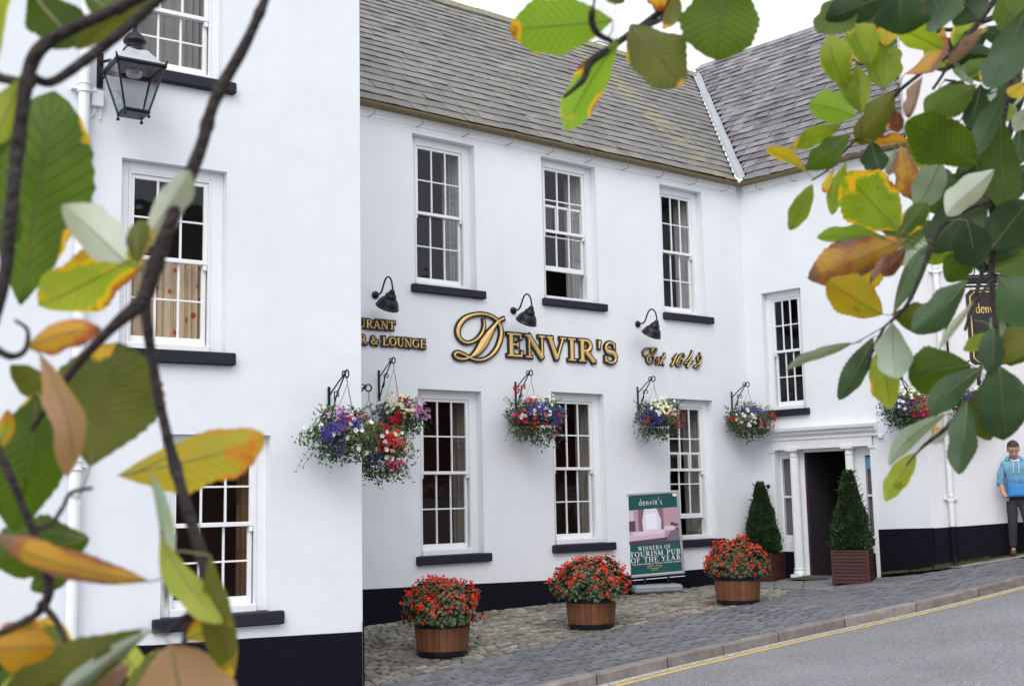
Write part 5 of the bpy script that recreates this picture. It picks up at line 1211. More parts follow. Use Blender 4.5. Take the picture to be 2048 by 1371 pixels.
ua = FL.at(166, 150)[0]; pipe(FL, [(ua, .07, 8.5), (ua, .07, 4.2), (ua, .07, -.5)], .055, 'white painted downpipe on the left house left of the lantern', collars=(FL.at(165, 175, .07)[1], FL.at(160, 560, .07)[1], FL.at(158, 930, .07)[1]))
u1_, zz1 = FFAR.at(1902, 1000, .06); zb_ = FFAR.at(1910, 1052, .06)[1]
zc1 = FFAR.at(1903, 996, .06)[1]
pipe(FFAR, [(u1_, .06, 6.2), (u1_, .06, 4.0), (u1_, .06, zb_)], .045, 'white downpipe with black foot on the neighbouring house', collars=(zc1, zc1 + 1.9, zc1 + 3.6), blackz=zb_)
u, z = FFAR.at(1875, 867); mb = MB(); mb.box(FFAR, (u - .075, 0, z - .10), (u + .075, .07, z + .10), bev=.012); o = mb.build('alarm_box', mat('amber_plastic', (.75, .36, .02), .35), off=FFAR(u, 0, z)); tag(o, 'small amber alarm box high on the neighbouring house beside the downpipe', 'alarm box')

# ------------------------------------------------------------------ hanging pub sign
def pubsign():
    fr = FFAR; ang = -.75; dist = 13.9
    base = atd(1975, 650, dist); S_ = Fr(base[:2], ang); tlp = S_.at(1931, 580); brp = S_.at(2034, 727)
    u0, u1 = tlp[0], brp[0]; z1, z0 = tlp[1], brp[1]; o = thing('hanging_sign', S_((u0 + u1) / 2, 0, z1), 'black hanging pub sign with gold border and scrollwork above, behind leaves', 'pub sign')
    mb = MB(); c = .05; pts = [(u0 + c, z0), (u1 - c, z0), (u1, z0 + c), (u1, z1 - c), (u1 - c, z1), (u0 + c, z1), (u0, z1 - c), (u0, z0 + c)]
    k = 8; mb.add([S_(a, n, b) for n in (.025, -.025) for a, b in pts], [tuple(range(8)), tuple(range(8, 16))] + [(i, (i + 1) % 8, 8 + (i + 1) % 8, 8 + i) for i in range(8)]); mb.build('board', LETB, o)
    mb = MB(); ins = [(u0 + .035 + c, z0 + .03), (u1 - .035 - c, z0 + .03), (u1 - .035, z0 + .03 + c), (u1 - .035, z1 - .03 - c), (u1 - .035 - c, z1 - .03), (u0 + .035 + c, z1 - .03), (u0 + .035, z1 - .03 - c), (u0 + .035, z0 + .03 + c), (u0 + .035 + c, z0 + .03)]
    ribbon(mb, S_, ins, [.012] * 9, .022, .029); mb.build('gold_border', GOLD, o)
    S2, wd = strokes_for("denvir's", .05); mb = MB(); x0, x1, zb = u0 + .09, u1 - .09, z1 - (z1 - z0) * .32; kk = (x1 - x0) / wd
    for i, (pts, w_) in enumerate(S2): ribbon(mb, S_, [(x0 + p[0] * kk, zb + p[1] * kk * 1.5) for p in pts], [q * kk * 1.1 for q in w_], .022, .029 + (i % 5) * .0005)
    mb.build('letter_face', GOLD, o)
    mb = MB(); mb.box(S_, (u0 - .03, -.03, z1 + .03), (u1 + .03, .03, z1 + .05), bev=.004); mb.box(S_, (u0 - .0, -.02, z1 + .07), (u1, .02, z1 + .15), bev=.01); mb.build('header', IRON, o)
    mb = MB(); zz = z1 + .16
    for x in (u0 + .06, u0 + .22, (u0 + u1) / 2, u1 - .2, u1 - .06):
        mb.tube([S_(x + .07 * math.cos(a) * (1 - j * .04), 0, zz + .07 + .07 * math.sin(a) * (1 - j * .04)) for j, a in enumerate(np.linspace(-1.57, 4.2, 14))], .007, 5)
    mb.tube([S_(u0, 0, zz), S_((u0 + u1) / 2, 0, zz + .28), S_(u1, 0, zz)], .008, 5); mb.build('scrollwork', IRON, o)
    mb = MB(); uw, zw = FFAR.at(1886, 575); w0 = FFAR(uw, 0, z1 + .19); mb.tube([FFAR(uw, .02, z1 + .3), FFAR(uw + .02, .02, z0 + .1)], .018, 6); mb.tube([FFAR(uw, .02, z1 + .17), S_(u0, 0, z1 + .165), S_(u1, 0, z1 + .165)], .014, 6); mb.tube([FFAR(uw + .01, .02, z0 + .2), S_(u0 - .02, 0, z0 + .05)], .01, 6); mb.build('bracket', IRON, o)
pubsign()

# ------------------------------------------------------------------ weeds along the foot of the wing
random.seed(5); mb = MB()
for i in range(5200):
    if R_() < .35: u = ru(2.45, UEND); f = FRW; n = abs(random.gauss(.04, .035)); den = .5
    else: u = ru(0, 3.6); f = FFAR; n = abs(random.gauss(.06, .06 + .05 * (u < .9)))
    if noise.noise(Vector((u * 2.1, n, 3))) < -.12 + (0.25 if f is FRW else -.1) * R_(): continue
    p = f(u, n + .015, 0); h = ru(.015, .05) * (1.9 if (f is FFAR and u < .8) else 1); z = G(p[0], p[1]); d = np.array([ru(-.5, .5), ru(-.5, .5), 1.0]) * h; s_ = rv() * .004; s_[2] = 0
    a = np.array([p[0], p[1], z - .005]); mb.add([a - s_, a + s_, a + d * .6 + s_ * .7, a + d * 1.0 + np.array([d[0], d[1], 0]) * .3, a + d * .6 - s_ * .7], [(0, 1, 2, 3, 4)])
tag(mb.build('verge_grass', GRASS), 'thin strip of weedy grass along the foot of the walls at right', 'grass', kind='stuff')
mb = MB(); random.seed(9)
for i in range(2600):                          # moss and tiny weeds between the cobbles
    q = hit(ru(740, 1560), ru(1180, 1371)) if i < 0 else None
    x, y = ru(8.2, 15.6), ru(10.9, 13.8)
    if not inside((x, y), poly) or noise.noise(Vector((x * .9, y * .9, 1))) < .12: continue
    z = G(x, y); h = ru(.006, .02); s_ = rv() * .006; s_[2] = 0; a = np.array([x, y, z - .012]); d = np.array([ru(-.8, .8), ru(-.8, .8), 1]) * h; mb.add([a - s_, a + s_, a + d + s_ * .5, a + d * 1.2], [(0, 1, 2, 3)])
tag(mb.build('joint_weeds', GRASS), 'tiny green weeds growing in the joints of the cobbles', 'weeds', kind='stuff')
random.seed(3); mb = MB()
for i in range(70):
    pxx, pyy = random.choice([(ru(1180, 1300), ru(1240, 1290)), (ru(880, 1010), ru(1300, 1350)), (ru(1400, 1480), ru(1205, 1225)), (ru(900, 1500), ru(1220, 1360))]); q = hit(pxx, pyy); bloom(mb, q + np.array([0, 0, .012]), np.array([0, 0, 1.0]) + rv() * .3, ru(.006, .014), 4, .2)
tag(mb.build('fallen_petals', BEGR), 'a few red petals fallen on the cobbles round the barrels', 'petals', kind='stuff')

# ------------------------------------------------------------------ person leaning on the far wall
SKIN = mat('skin', (.52, .29, .21), .55, (.46, .24, .18), 20, .5); HAIR = mat('dark_hair', (.03, .018, .014), .6, (.05, .03, .02), 90, .4, .6, 120)
def skinmesh(nodes, links, levels=2):
    me = bpy.data.meshes.new('tmp'); me.from_pydata([n[0] for n in nodes], links, []); ob = bpy.data.objects.new('tmp', me); COL.objects.link(ob)
    sk = ob.modifiers.new('s', 'SKIN'); sk.use_smooth_shade = True; L_ = me.skin_vertices[0].data
    for i, n in enumerate(nodes):
        r = n[1]; L_[i].radius = r if isinstance(r, tuple) else (r, r); L_[i].use_root = (i == 0)
    sb = ob.modifiers.new('b', 'SUBSURF'); sb.levels = levels; sb.render_levels = levels
    dg = bpy.context.evaluated_depsgraph_get(); ev = ob.evaluated_get(dg); m2 = bpy.data.meshes.new_from_object(ev); V = [tuple(v.co) for v in m2.vertices]; Fs = [tuple(p.vertices) for p in m2.polygons]
    bpy.data.objects.remove(ob); bpy.data.meshes.remove(me); bpy.data.meshes.remove(m2); return V, Fs
def sph(mb, c, r, n=16, mi=0):
    prof = [(max(.001, math.sin(math.pi * i / n)), -math.cos(math.pi * i / n)) for i in range(n + 1)]
    mb.lathe(lambda x, y, z: (c[0] + x * r[0], c[1] + y * r[1], c[2] + z * r[2]), prof, 20, mi)
def remesh(mb, name, m, parent, vox, T):
    me = bpy.data.meshes.new('t'); me.from_pydata(mb.v, [], mb.f); ob = bpy.data.objects.new('t', me); COL.objects.link(ob)
    bm = bmesh.new(); bm.from_mesh(me); bmesh.ops.recalc_face_normals(bm, faces=bm.faces); bm.to_mesh(me); bm.free()
    md = ob.modifiers.new('r', 'REMESH'); md.mode = 'VOXEL'; md.voxel_size = vox; sm = ob.modifiers.new('sm', 'SMOOTH'); sm.iterations = 3; sm.factor = .5
    dg = bpy.context.evaluated_depsgraph_get(); m2 = bpy.data.meshes.new_from_object(ob.evaluated_get(dg)); o = MB(); o.v = [tuple(T(*v.co)) for v in m2.vertices]; o.f = [tuple(p.vertices) for p in m2.polygons]; o.m = [0] * len(o.f)
    bpy.data.objects.remove(ob); bpy.data.meshes.remove(me); bpy.data.meshes.remove(m2); return o.build(name, m, parent, smooth=True)
def person():
    uf, _ = FFAR.at(2043, 1104, .30); fp = FFAR(uf, .30, 0); fp[2] = G(fp[0], fp[1]) + .01
    tocam = CAM - fp; ang = math.atan2(tocam[1], tocam[0]) - math.pi / 2 + .10     # local +y towards the viewer, turned a little
    topz = atd(2022, 886, (fp - CAM) @ FX)[2]; sc_ = max(.9, min(1.06, (topz - fp[2]) / 1.72))
    def T(x, y, z): c, s_ = math.cos(ang), math.sin(ang); x = x * sc_; y = y * sc_; return (fp[0] + c * x - s_ * y, fp[1] + s_ * x + c * y, fp[2] + z * sc_)
    # NB: local x grows to the viewer's left (image left)
    o = thing('person', fp, 'man in blue hooded top and dark jeans looking down, hand in pocket, against the wall', 'person')
    # body: one surface
    b = MB()
    nodes = [((0, -.02, .95), .115), ((0, -.03, 1.15), .105), ((0, -.045, 1.35), .105), ((0, -.01, 1.46), .06), ((.0, .02, 1.53), .055),
             ((.16, -.03, 1.40), .055), ((.222, -.05, 1.14), .050), ((.208, .05, .97), .036), ((.182, .085, .91), (.046, .034)),
             ((-.16, -.03, 1.40), .055), ((-.235, -.05, 1.14), .050), ((-.212, .05, .97), .036), ((-.182, .085, .91), (.046, .034)),
             ((.09, -.01, .86), .085), ((.10, .04, .48), .055), ((.11, -.02, .10), .04), ((.12, .09, .04), .032), ((-.09, -.01, .86), .085), ((-.12, .10, .48), .055), ((-.13, .06, .10), .04), ((-.14, .17, .04), .032)]
    links = [(0, 1), (1, 2), (2, 3), (3, 4), (2, 5), (5, 6), (6, 7), (7, 8), (2, 9), (9, 10), (10, 11), (11, 12), (0, 13), (13, 14), (14, 15), (15, 16), (0, 17), (17, 18), (18, 19), (19, 20)]
    for i_, j_ in links:
        (pa, ra), (pb_, rb_) = nodes[i_], nodes[j_]; ra = ra[0] if isinstance(ra, tuple) else ra; rb_ = rb_[0] if isinstance(rb_, tuple) else rb_; pa, pb_ = np.array(pa, float), np.array(pb_, float)
        bulge = 1.06 if i_ in (13, 14, 17, 18, 5, 9, 6, 10) else 1.0
        b.tube([pa, pa * .65 + pb_ * .35, pb_ * .65 + pa * .35, pb_], [ra * .84, (ra * .65 + rb_ * .35) * .84 * bulge, (rb_ * .65 + ra * .35) * .84, rb_ * .84], 14)
    for pa, ra in nodes: ra = ra[0] if isinstance(ra, tuple) else ra; sph(b, pa, (ra * .84, ra * .84, ra * .84), 10)
    # head bent forward
    hc = np.array([.015, .06, 1.62]); ph = rad(28); c, s_ = math.cos(ph), math.sin(ph)
    def H(x, y, z):
        x, y, z = x * 1.14, y * 1.14, z * 1.14
        return (hc[0] + x, hc[1] + y * c + z * s_, hc[2] - y * s_ + z * c)
    h = MB()
    def hs(cn, r): q = MB(); sph(q, (0, 0, 0), r, 12); h.add([H(cn[0] + v[0], cn[1] + v[1], cn[2] + v[2]) for v in q.v], q.f)
    hs((0, -.012, .035), (.075, .093, .085)); hs((0, .018, -.035), (.060, .068, .075)); hs((0, .052, -.085), (.026, .026, .022)); hs((0, .088, -.018), (.012, .020, .026)); hs((0, .086, -.034), (.017, .014, .010))
    hs((.030, .066, .022), (.024, .016, .009)); hs((-.030, .066, .022), (.024, .016, .009)); hs((0, .074, -.058), (.024, .012, .007)); hs((0, .072, -.068), (.020, .012, .006))
    hs((.077, -.008, -.005), (.008, .018, .031)); hs((-.077, -.008, -.005), (.008, .018, .031)); hs((.038, .050, -.03), (.022, .022, .02)); hs((-.038, .050, -.03), (.022, .022, .02)); hs((0, -.01, -.085), (.050, .052, .06))
    b.add(h.v, h.f)
    # fingers and thumbs run from the palm into the pocket, thumbs outside
    for sx in (1, -1):
        base = np.array([sx * .175, .090, .895])
        for i, (off, L_) in enumerate(((-.027, .070), (-.009, .078), (.009, .074), (.026, .058))):
            p0 = base + np.array([sx * off, .0, -.005]); p1 = p0 + np.array([-sx * .010, .006, -L_ * .45]); p2 = p1 + np.array([-sx * .010, -.006, -L_ * .4])
            b.tube([p0, p1, p2], [.0095, .0085, .0075], 7)
        p0 = base + np.array([-sx * .03, .012, .015]); b.tube([p0, p0 + np.array([-sx * .022, .012, -.018]), p0 + np.array([-sx * .032, .014, -.042])], [.011, .0095, .008], 7)
    remesh(b, 'body', SKIN, o, .0085, T)
    hr = MB(); q = MB(); sph(q, (0, 0, 0), (.081, .098, .088), 16); vs = [H(v[0] * (1 + .03 * noise.noise(Vector(v) * 40)), -.018 + v[1] + 0, .045 + v[2] * (1 + .04 * noise.noise(Vector(v) * 60))) for v in q.v]
    keep = [f for f in q.f if all(not (q.v[i][1] > .048 and q.v[i][2] < .028) and q.v[i][2] > -.060 for i in f)]
    hr.add([T(*v) for v in vs], keep); hr.build('hair', HAIR, o, smooth=True)
    eb = MB()
    for sx in (1, -1): eb.tube([T(*H(sx * .016, .083, .026)), T(*H(sx * .032, .081, .031)), T(*H(sx * .048, .071, .026))], .0035, 5); 
    for sx in (1, -1): eb.tube([T(*H(sx * .02, .080, .006)), T(*H(sx * .032, .082, .003)), T(*H(sx * .044, .074, .006))], .0022, 5)
    eb.build('eyebrows', HAIR, o)
    # hooded top: dip dyed blue
    HM = mat('dip_dyed_cotton', (.16, .42, .68), .9, (.13, .37, .62), 30, .5, .4, 120); t = HM.node_tree; N = t.nodes; L = t.links; bs = N['Principled BSDF']
    tc = N.new('ShaderNodeTexCoord'); sp = N.new('ShaderNodeSeparateXYZ'); L.new(tc.outputs['Object'], sp.inputs[0]); rp = N.new('ShaderNodeValToRGB'); L.new(sp.outputs[2], rp.inputs[0]); e = rp.color_ramp.elements
    e[0].position = .9; e[0].color = (.04, .20, .50, 1); e[1].position = 1.0; e[1].color = (.17, .40, .56, 1)
    mr = N.new('ShaderNodeMapRange'); mr.inputs['From Min'].default_value = .88 * sc_; mr.inputs['From Max'].default_value = 1.42 * sc_; L.new(sp.outputs[2], mr.inputs['Value']); L.new(mr.outputs[0], rp.inputs[0])
    e[0].position = .30; e[1].position = .62; L.new(rp.outputs[0], bs.inputs['Base Color'])
    g = MB(); nodes = [((0, -.02, .97), (.165, .125)), ((0, -.03, 1.12), (.155, .125)), ((0, -.03, 1.33), (.175, .135)), ((0, -.015, 1.445), .085),
                       ((.155, -.03, 1.39), .082), ((.218, -.055, 1.20), .066), ((.222, -.045, 1.115), .060), ((-.155, -.03, 1.39), .082), ((-.225, -.055, 1.20), .066), ((-.230, -.045, 1.115), .060), ((0, .0, .93), (.150, .118))]
    V, Fs = skinmesh(nodes, [(0, 1), (1, 2), (2, 3), (2, 4), (4, 5), (5, 6), (2, 7), (7, 8), (8, 9), (0, 10)]); V = [(v[0], v[1], v[2] + .006 * noise.noise(Vector(v) * 14)) for v in V]; V = [(v[0] + .012 * noise.noise(Vector((v[2] * 16, v[0] * 6, 1))), v[1] + .014 * noise.noise(Vector((v[0] * 8, v[2] * 18, 5))), v[2]) for v in V]
    g.add([T(*v) for v in V], Fs); from mathutils.bvhtree import BVHTree; bvh = BVHTree.FromPolygons([Vector(v) for v in V], Fs)
    top_ = g.build('hooded_top', HM, o, smooth=True)
    hd = MB(); pts = [T(.10 * math.cos(a), -.02 + .085 * math.sin(a), 1.475 + .02 * math.sin(a + 3.14)) for a in np.linspace(-3.6 + .0, .46, 16)]; hd.tube(pts, [.03 + .022 * math.sin(math.pi * i / 15) for i in range(16)], 10); hd.build('hood', HM, top_, smooth=True)
    cf = MB()
    for sx in (1, -1): cf.tube([T(sx * .222, -.05, 1.13), T(sx * .224, -.04, 1.10), T(sx * .222, -.03, 1.075)], [.058, .062, .052], 14)
    cf.build('cuff', HM, top_, smooth=True)
    ts = MB(); ts.tube([T(.055 * math.cos(a), .035 + .035 * math.sin(a), 1.47 - .02 * math.sin(a)) for a in np.linspace(-.4, 3.6, 12)], .014, 8); ts.build('t_shirt_collar', mat('white_cotton', (.78, .78, .8), .9), o, smooth=True)
    dc = MB()
    for sx in (1, -1): dc.tube([T(sx * .035, .088, 1.44), T(sx * .04, .120, 1.36), T(sx * .038, .130, 1.27)], .005, 5)
    dc.build('drawstring', mat('white_cord', (.75, .75, .78), .9), top_)
    dk = mat('maroon_print', (.035, .010, .03), .8); bl = mat('blue_print', (.02, .14, .34), .8)
    def ctext(text, w_, z0, z1, m_, name, up=0.0):
        S, wd = strokes_for(text, .1); mb = MB(); k = w_ / wd; h = z1 - z0
        dep = bpy.context.evaluated_depsgraph_get()
        def TX(x, n, z):
            X = (w_ / 2 - x * k); Z = z0 + z * h + up * (1 - (X / (w_ / 2)) ** 2); hq = bvh.ray_cast(Vector((X, 1, Z)), Vector((0, -1, 0)))[0]; Y = hq.y if hq is not None else .10; return T(X, Y + .002 + n, Z)
        for i, (pts, ws) in enumerate(S): p2, w2 = resample(pts, ws, 2); ribbon(mb, TX, p2, [q * k * 1.9 for q in w2], .0, .006)
        return mb.build(name, m_, top_)
    ctext('MICHIGAN', .27, 1.280, 1.335, dk, 'chest_lettering', .02); ctext('PANTHERS', .31, 1.205, 1.268, dk, 'chest_lettering'); ctext('66', .18, 1.105, 1.190, bl, 'chest_number')
    JN = mat('dark_denim', (.022, .022, .032), .85, (.035, .033, .045), 25, .5, .4, 120); j = MB()
    nodes = [((0, -.02, .90), (.150, .118)), ((.085, -.01, .82), .098), ((.10, .045, .48), .072), ((.108, .0, .20), .062), ((.112, -.01, .085), .062), ((-.085, -.01, .82), .098), ((-.12, .10, .48), .072), ((-.128, .07, .20), .062), ((-.132, .06, .085), .062), ((0, -.02, .97), (.140, .110))]
    V, Fs = skinmesh(nodes, [(0, 1), (1, 2), (2, 3), (3, 4), (0, 5), (5, 6), (6, 7), (7, 8), (0, 9)]); j.add([T(v[0] + .006 * noise.noise(Vector(v) * 12), v[1] + .008 * noise.noise(Vector((v[0] * 9, v[2] * 15, 2))), v[2]) for v in V], Fs); j.build('jeans', JN, o, smooth=True)
    sm = MB()
    for sx, y0 in ((1, -.02), (-1, .06)):
        q = MB(); sph(q, (0, 0, 0), (.047, .145, .048), 12); sm.add([T(sx * .118 + v[0] + sx * v[1] * .12, y0 + .055 + v[1], max(.0, .042 + v[2] * (1.25 if v[1] < -.02 else .85))) for v in q.v], q.f)
    sm.build('shoes', mat('brown_leather', (.12, .05, .025), .5), o, smooth=True)
person()

# ------------------------------------------------------------------ branches and leaves close to the camera
def leafmat(name, c1, c2, edge, eamt, transl=.4, vein=.25, rough=.5, spot=None, backc=None):
    """blade colour c1..c2 in blotches, darker side veins, edge tint that eats in from the margin"""
    m = bpy.data.materials.new(name); m.use_nodes = True; t = m.node_tree; N = t.nodes; L = t.links; b = N['Principled BSDF']; b.inputs['Roughness'].default_value = rough; b.inputs['Specular IOR Level'].default_value = .35
    uv = N.new('ShaderNodeUVMap'); uv.uv_map = 'UVMap'; sx = N.new('ShaderNodeSeparateXYZ'); L.new(uv.outputs[0], sx.inputs[0])
    tc = N.new('ShaderNodeTexCoord'); oi = N.new('ShaderNodeObjectInfo'); ad = N.new('ShaderNodeVectorMath'); ad.operation = 'ADD'; L.new(tc.outputs['Object'], ad.inputs[0]); L.new(oi.outputs['Random'], ad.inputs[1])
    def M(op, a, b_=None, c_=None):
        n = N.new('ShaderNodeMath'); n.operation = op
        for i, v in enumerate((a, b_, c_)):
            if v is None: continue
            if isinstance(v, (int, float)): n.inputs[i].default_value = v
            else: L.new(v, n.inputs[i])
        return n.outputs[0]
    nz = N.new('ShaderNodeTexNoise'); nz.inputs['Scale'].default_value = 22; nz.inputs['Detail'].default_value = 6; L.new(ad.outputs[0], nz.inputs['Vector'])
    nb = N.new('ShaderNodeTexNoise'); nb.inputs['Scale'].default_value = 55; nb.inputs['Detail'].default_value = 8; L.new(ad.outputs[0], nb.inputs['Vector'])
    f1 = N.new('ShaderNodeMapRange'); f1.inputs['From Min'].default_value = .35; f1.inputs['From Max'].default_value = .65; L.new(nz.outputs['Fac'], f1.inputs['Value'])
    mA = N.new('ShaderNodeMixRGB'); L.new(f1.outputs[0], mA.inputs[0]); mA.inputs[1].default_value = (*c1, 1); mA.inputs[2].default_value = (*c2, 1)
    s, tt = sx.outputs[0], sx.outputs[1]; at_ = M('ABSOLUTE', M('SUBTRACT', tt, .5)); at2 = M('MULTIPLY', at_, 2.0)
    ph = M('FRACT', M('MULTIPLY', M('SUBTRACT', s, M('MULTIPLY', at2, .20)), 13.0)); vv = M('ABSOLUTE', M('SUBTRACT', ph, .5))       # .5 on a vein
    vm = N.new('ShaderNodeMapRange'); vm.inputs['From Min'].default_value = .34; vm.inputs['From Max'].default_value = .5; vm.inputs['To Max'].default_value = vein; L.new(vv, vm.inputs['Value'])
    mid = N.new('ShaderNodeMapRange'); mid.inputs['From Min'].default_value = .055; mid.inputs['From Max'].default_value = .015; mid.inputs['To Max'].default_value = .55; L.new(at2, mid.inputs['Value'])
    vtot = M('MAXIMUM', vm.outputs[0], mid.outputs[0])
    mV = N.new('ShaderNodeMixRGB'); L.new(vtot, mV.inputs[0]); L.new(mA.outputs[0], mV.inputs[1]); mV.inputs[2].default_value = (c1[0] * .42, c1[1] * .40, c1[2] * .35, 1)
    # margin tint: distance to the margin, to the tip, and noise
    tipd = M('MULTIPLY', M('SUBTRACT', s, .5), .9); mg = M('MAXIMUM', at2, M('ADD', tipd, .50)); ev = M('ADD', mg, M('MULTIPLY', M('SUBTRACT', nz.outputs['Fac'], .5), 2.4)); ev = M('ADD', ev, M('MULTIPLY', M('SUBTRACT', oi.outputs['Random'], .5), .35))
    er = N.new('ShaderNodeValToRGB'); L.new(M('SUBTRACT', ev, 1.0 - eamt), er.inputs[0]); e = er.color_ramp.elements; e[0].position = 0.02; e[0].color = (0, 0, 0, 1); e[1].position = .16; e[1].color = (1, 1, 1, 1)
    er2 = N.new('ShaderNodeValToRGB'); L.new(M('SUBTRACT', ev, 1.16 - eamt), er2.inputs[0]); e = er2.color_ramp.elements; e[0].position = 0.04; e[0].color = (*edge[0], 1); e[1].position = .22; e[1].color = (*edge[1], 1)
    mE = N.new('ShaderNodeMixRGB'); L.new(er.outputs[0], mE.inputs[0]); L.new(mV.outputs[0], mE.inputs[1]); L.new(er2.outputs[0], mE.inputs[2])
    sr = N.new('ShaderNodeMapRange'); sr.inputs['From Min'].default_value = .66; sr.inputs['From Max'].default_value = .70; sr.inputs['To Max'].default_value = .5; L.new(nb.outputs['Fac'], sr.inputs['Value'])
    mS = N.new('ShaderNodeMixRGB'); L.new(sr.outputs[0], mS.inputs[0]); L.new(mE.outputs[0], mS.inputs[1]); mS.inputs[2].default_value = (.10, .06, .03, 1)
    out = mS.outputs[0]
    hs = N.new('ShaderNodeHueSaturation'); L.new(out, hs.inputs['Color']); rr = N.new('ShaderNodeMapRange'); rr.inputs['To Min'].default_value = .82; rr.inputs['To Max'].default_value = 1.18; L.new(oi.outputs['Random'], rr.inputs['Value']); L.new(rr.outputs[0], hs.inputs['Value']); out = hs.outputs[0]
    L.new(out, b.inputs['Base Color'])
    bp = N.new('ShaderNodeBump'); bp.inputs['Strength'].default_value = .6; bp.inputs['Distance'].default_value = .0012; L.new(M('SUBTRACT', M('MULTIPLY', nb.outputs['Fac'], .4), vtot), bp.inputs['Height']); L.new(bp.outputs[0], b.inputs['Normal'])
    tr = N.new('ShaderNodeBsdfTranslucent'); tb = N.new('ShaderNodeMixRGB'); tb.blend_type = 'MULTIPLY'; tb.inputs[0].default_value = 1; L.new(out, tb.inputs[1]); tb.inputs[2].default_value = (1.5, 1.5, .8, 1); L.new(tb.outputs[0], tr.inputs[0])
    ms = N.new('ShaderNodeMixShader'); ms.inputs[0].default_value = transl; L.new(b.outputs[0], ms.inputs[1]); L.new(tr.outputs[0], ms.inputs[2]); L.new(ms.outputs[0], N['Material Output'].inputs['Surface'])
    return m
OR_ = ((.60, .36, .02), (.20, .04, .02))
LM = {
    'G': leafmat('green_leaf', (.080, .138, .010), (.048, .090, .010), OR_, -.22, .42, .55),
    'LG': leafmat('light_green_leaf', (.24, .31, .022), (.15, .23, .018), OR_, -.06, .48, .35),
    'LO': leafmat('light_leaf_burnt_tip', (.22, .36, .04), (.18, .32, .03), ((.65, .38, .02), (.16, .03, .02)), -.02, .48, .4),
    'DG': leafmat('dark_green_leaf', (.030, .068, .016), (.016, .038, .012), OR_, -.3, .25, .35),
    'OL': leafmat('olive_leaf', (.135, .150, .022), (.085, .105, .018), OR_, -.06, .42, .4),
    'GR': leafmat('silvery_leaf', (.33, .40, .33), (.24, .32, .24), ((.4, .36, .15), (.3, .2, .12)), -.25, .25, .3),
    'GW': leafmat('pale_leaf_underside', (.56, .60, .54), (.48, .53, .46), ((.5, .45, .2), (.3, .2, .12)), -.25, .25, .2),
    'GD': leafmat('blue_green_leaf', (.065, .120, .055), (.040, .082, .036), OR_, -.25, .22, .3),
    'Y': leafmat('yellow_leaf', (.58, .40, .025), (.42, .38, .03), ((.62, .26, .02), (.22, .05, .03)), .14, .45, .3),
    'YG': leafmat('yellow_green_leaf', (.36, .40, .06), (.26, .34, .04), ((.62, .40, .02), (.30, .10, .03)), .02, .45, .3),
    'YB': leafmat('yellow_brown_leaf', (.50, .28, .04), (.36, .19, .05), ((.34, .12, .05), (.20, .12, .10)), .38, .35, .3),
    'OR': leafmat('orange_leaf', (.58, .25, .03), (.50, .34, .03), ((.42, .10, .03), (.16, .05, .03)), .28, .4, .3),
    'PK': leafmat('tan_leaf', (.42, .25, .17), (.36, .22, .10), ((.40, .26, .05), (.20, .08, .08)), .15, .35, .25),
    'BR': leafmat('dry_brown_leaf', (.30, .19, .15), (.22, .13, .10), ((.16, .07, .05), (.1, .05, .04)), .1, .2, .3),
    'BD': leafmat('dark_red_leaf', (.09, .025, .018), (.16, .05, .02), ((.25, .08, .02), (.06, .02, .02)), .1, .3, .3),
}
BARK = mat('twig_bark', (.016, .011, .014), .75, (.060, .050, .048), 34, .45, 1.0, 140, spec=.3); PET = mat('petiole', (.19, .20, .07), .6, (.16, .11, .06), 30)
def branch_pts(pl, d0, d1, seed=0):
    P = []
    n = len(pl)
    for i in range(n - 1):
        p0, p1, p2, p3 = [np.array(pl[min(max(j, 0), n - 1)], float) for j in (i - 1, i, i + 1, i + 2)]
        for k in range(6):
            t = k / 6; q = .5 * ((2 * p1) + (-p0 + p2) * t + (2 * p0 - 5 * p1 + 4 * p2 - p3) * t * t + (-p0 + 3 * p1 - 3 * p2 + p3) * t ** 3); P.append((q, (i + t) / (n - 1)))
    P.append((np.array(pl[-1], float), 1.0))
    pts, rs = [], []
    for q, t in P:
        d = d0 + (d1 - d0) * t; pts.append(atd(q[0], q[1], d)); kn = 1 + .13 * noise.noise(Vector((t * 22, seed, 0))) + (.22 if noise.noise(Vector((t * 30, seed, 5))) > .42 else 0)
        rs.append(max(.0007, q[2] / 2 * d / F * kn))
    return pts, rs
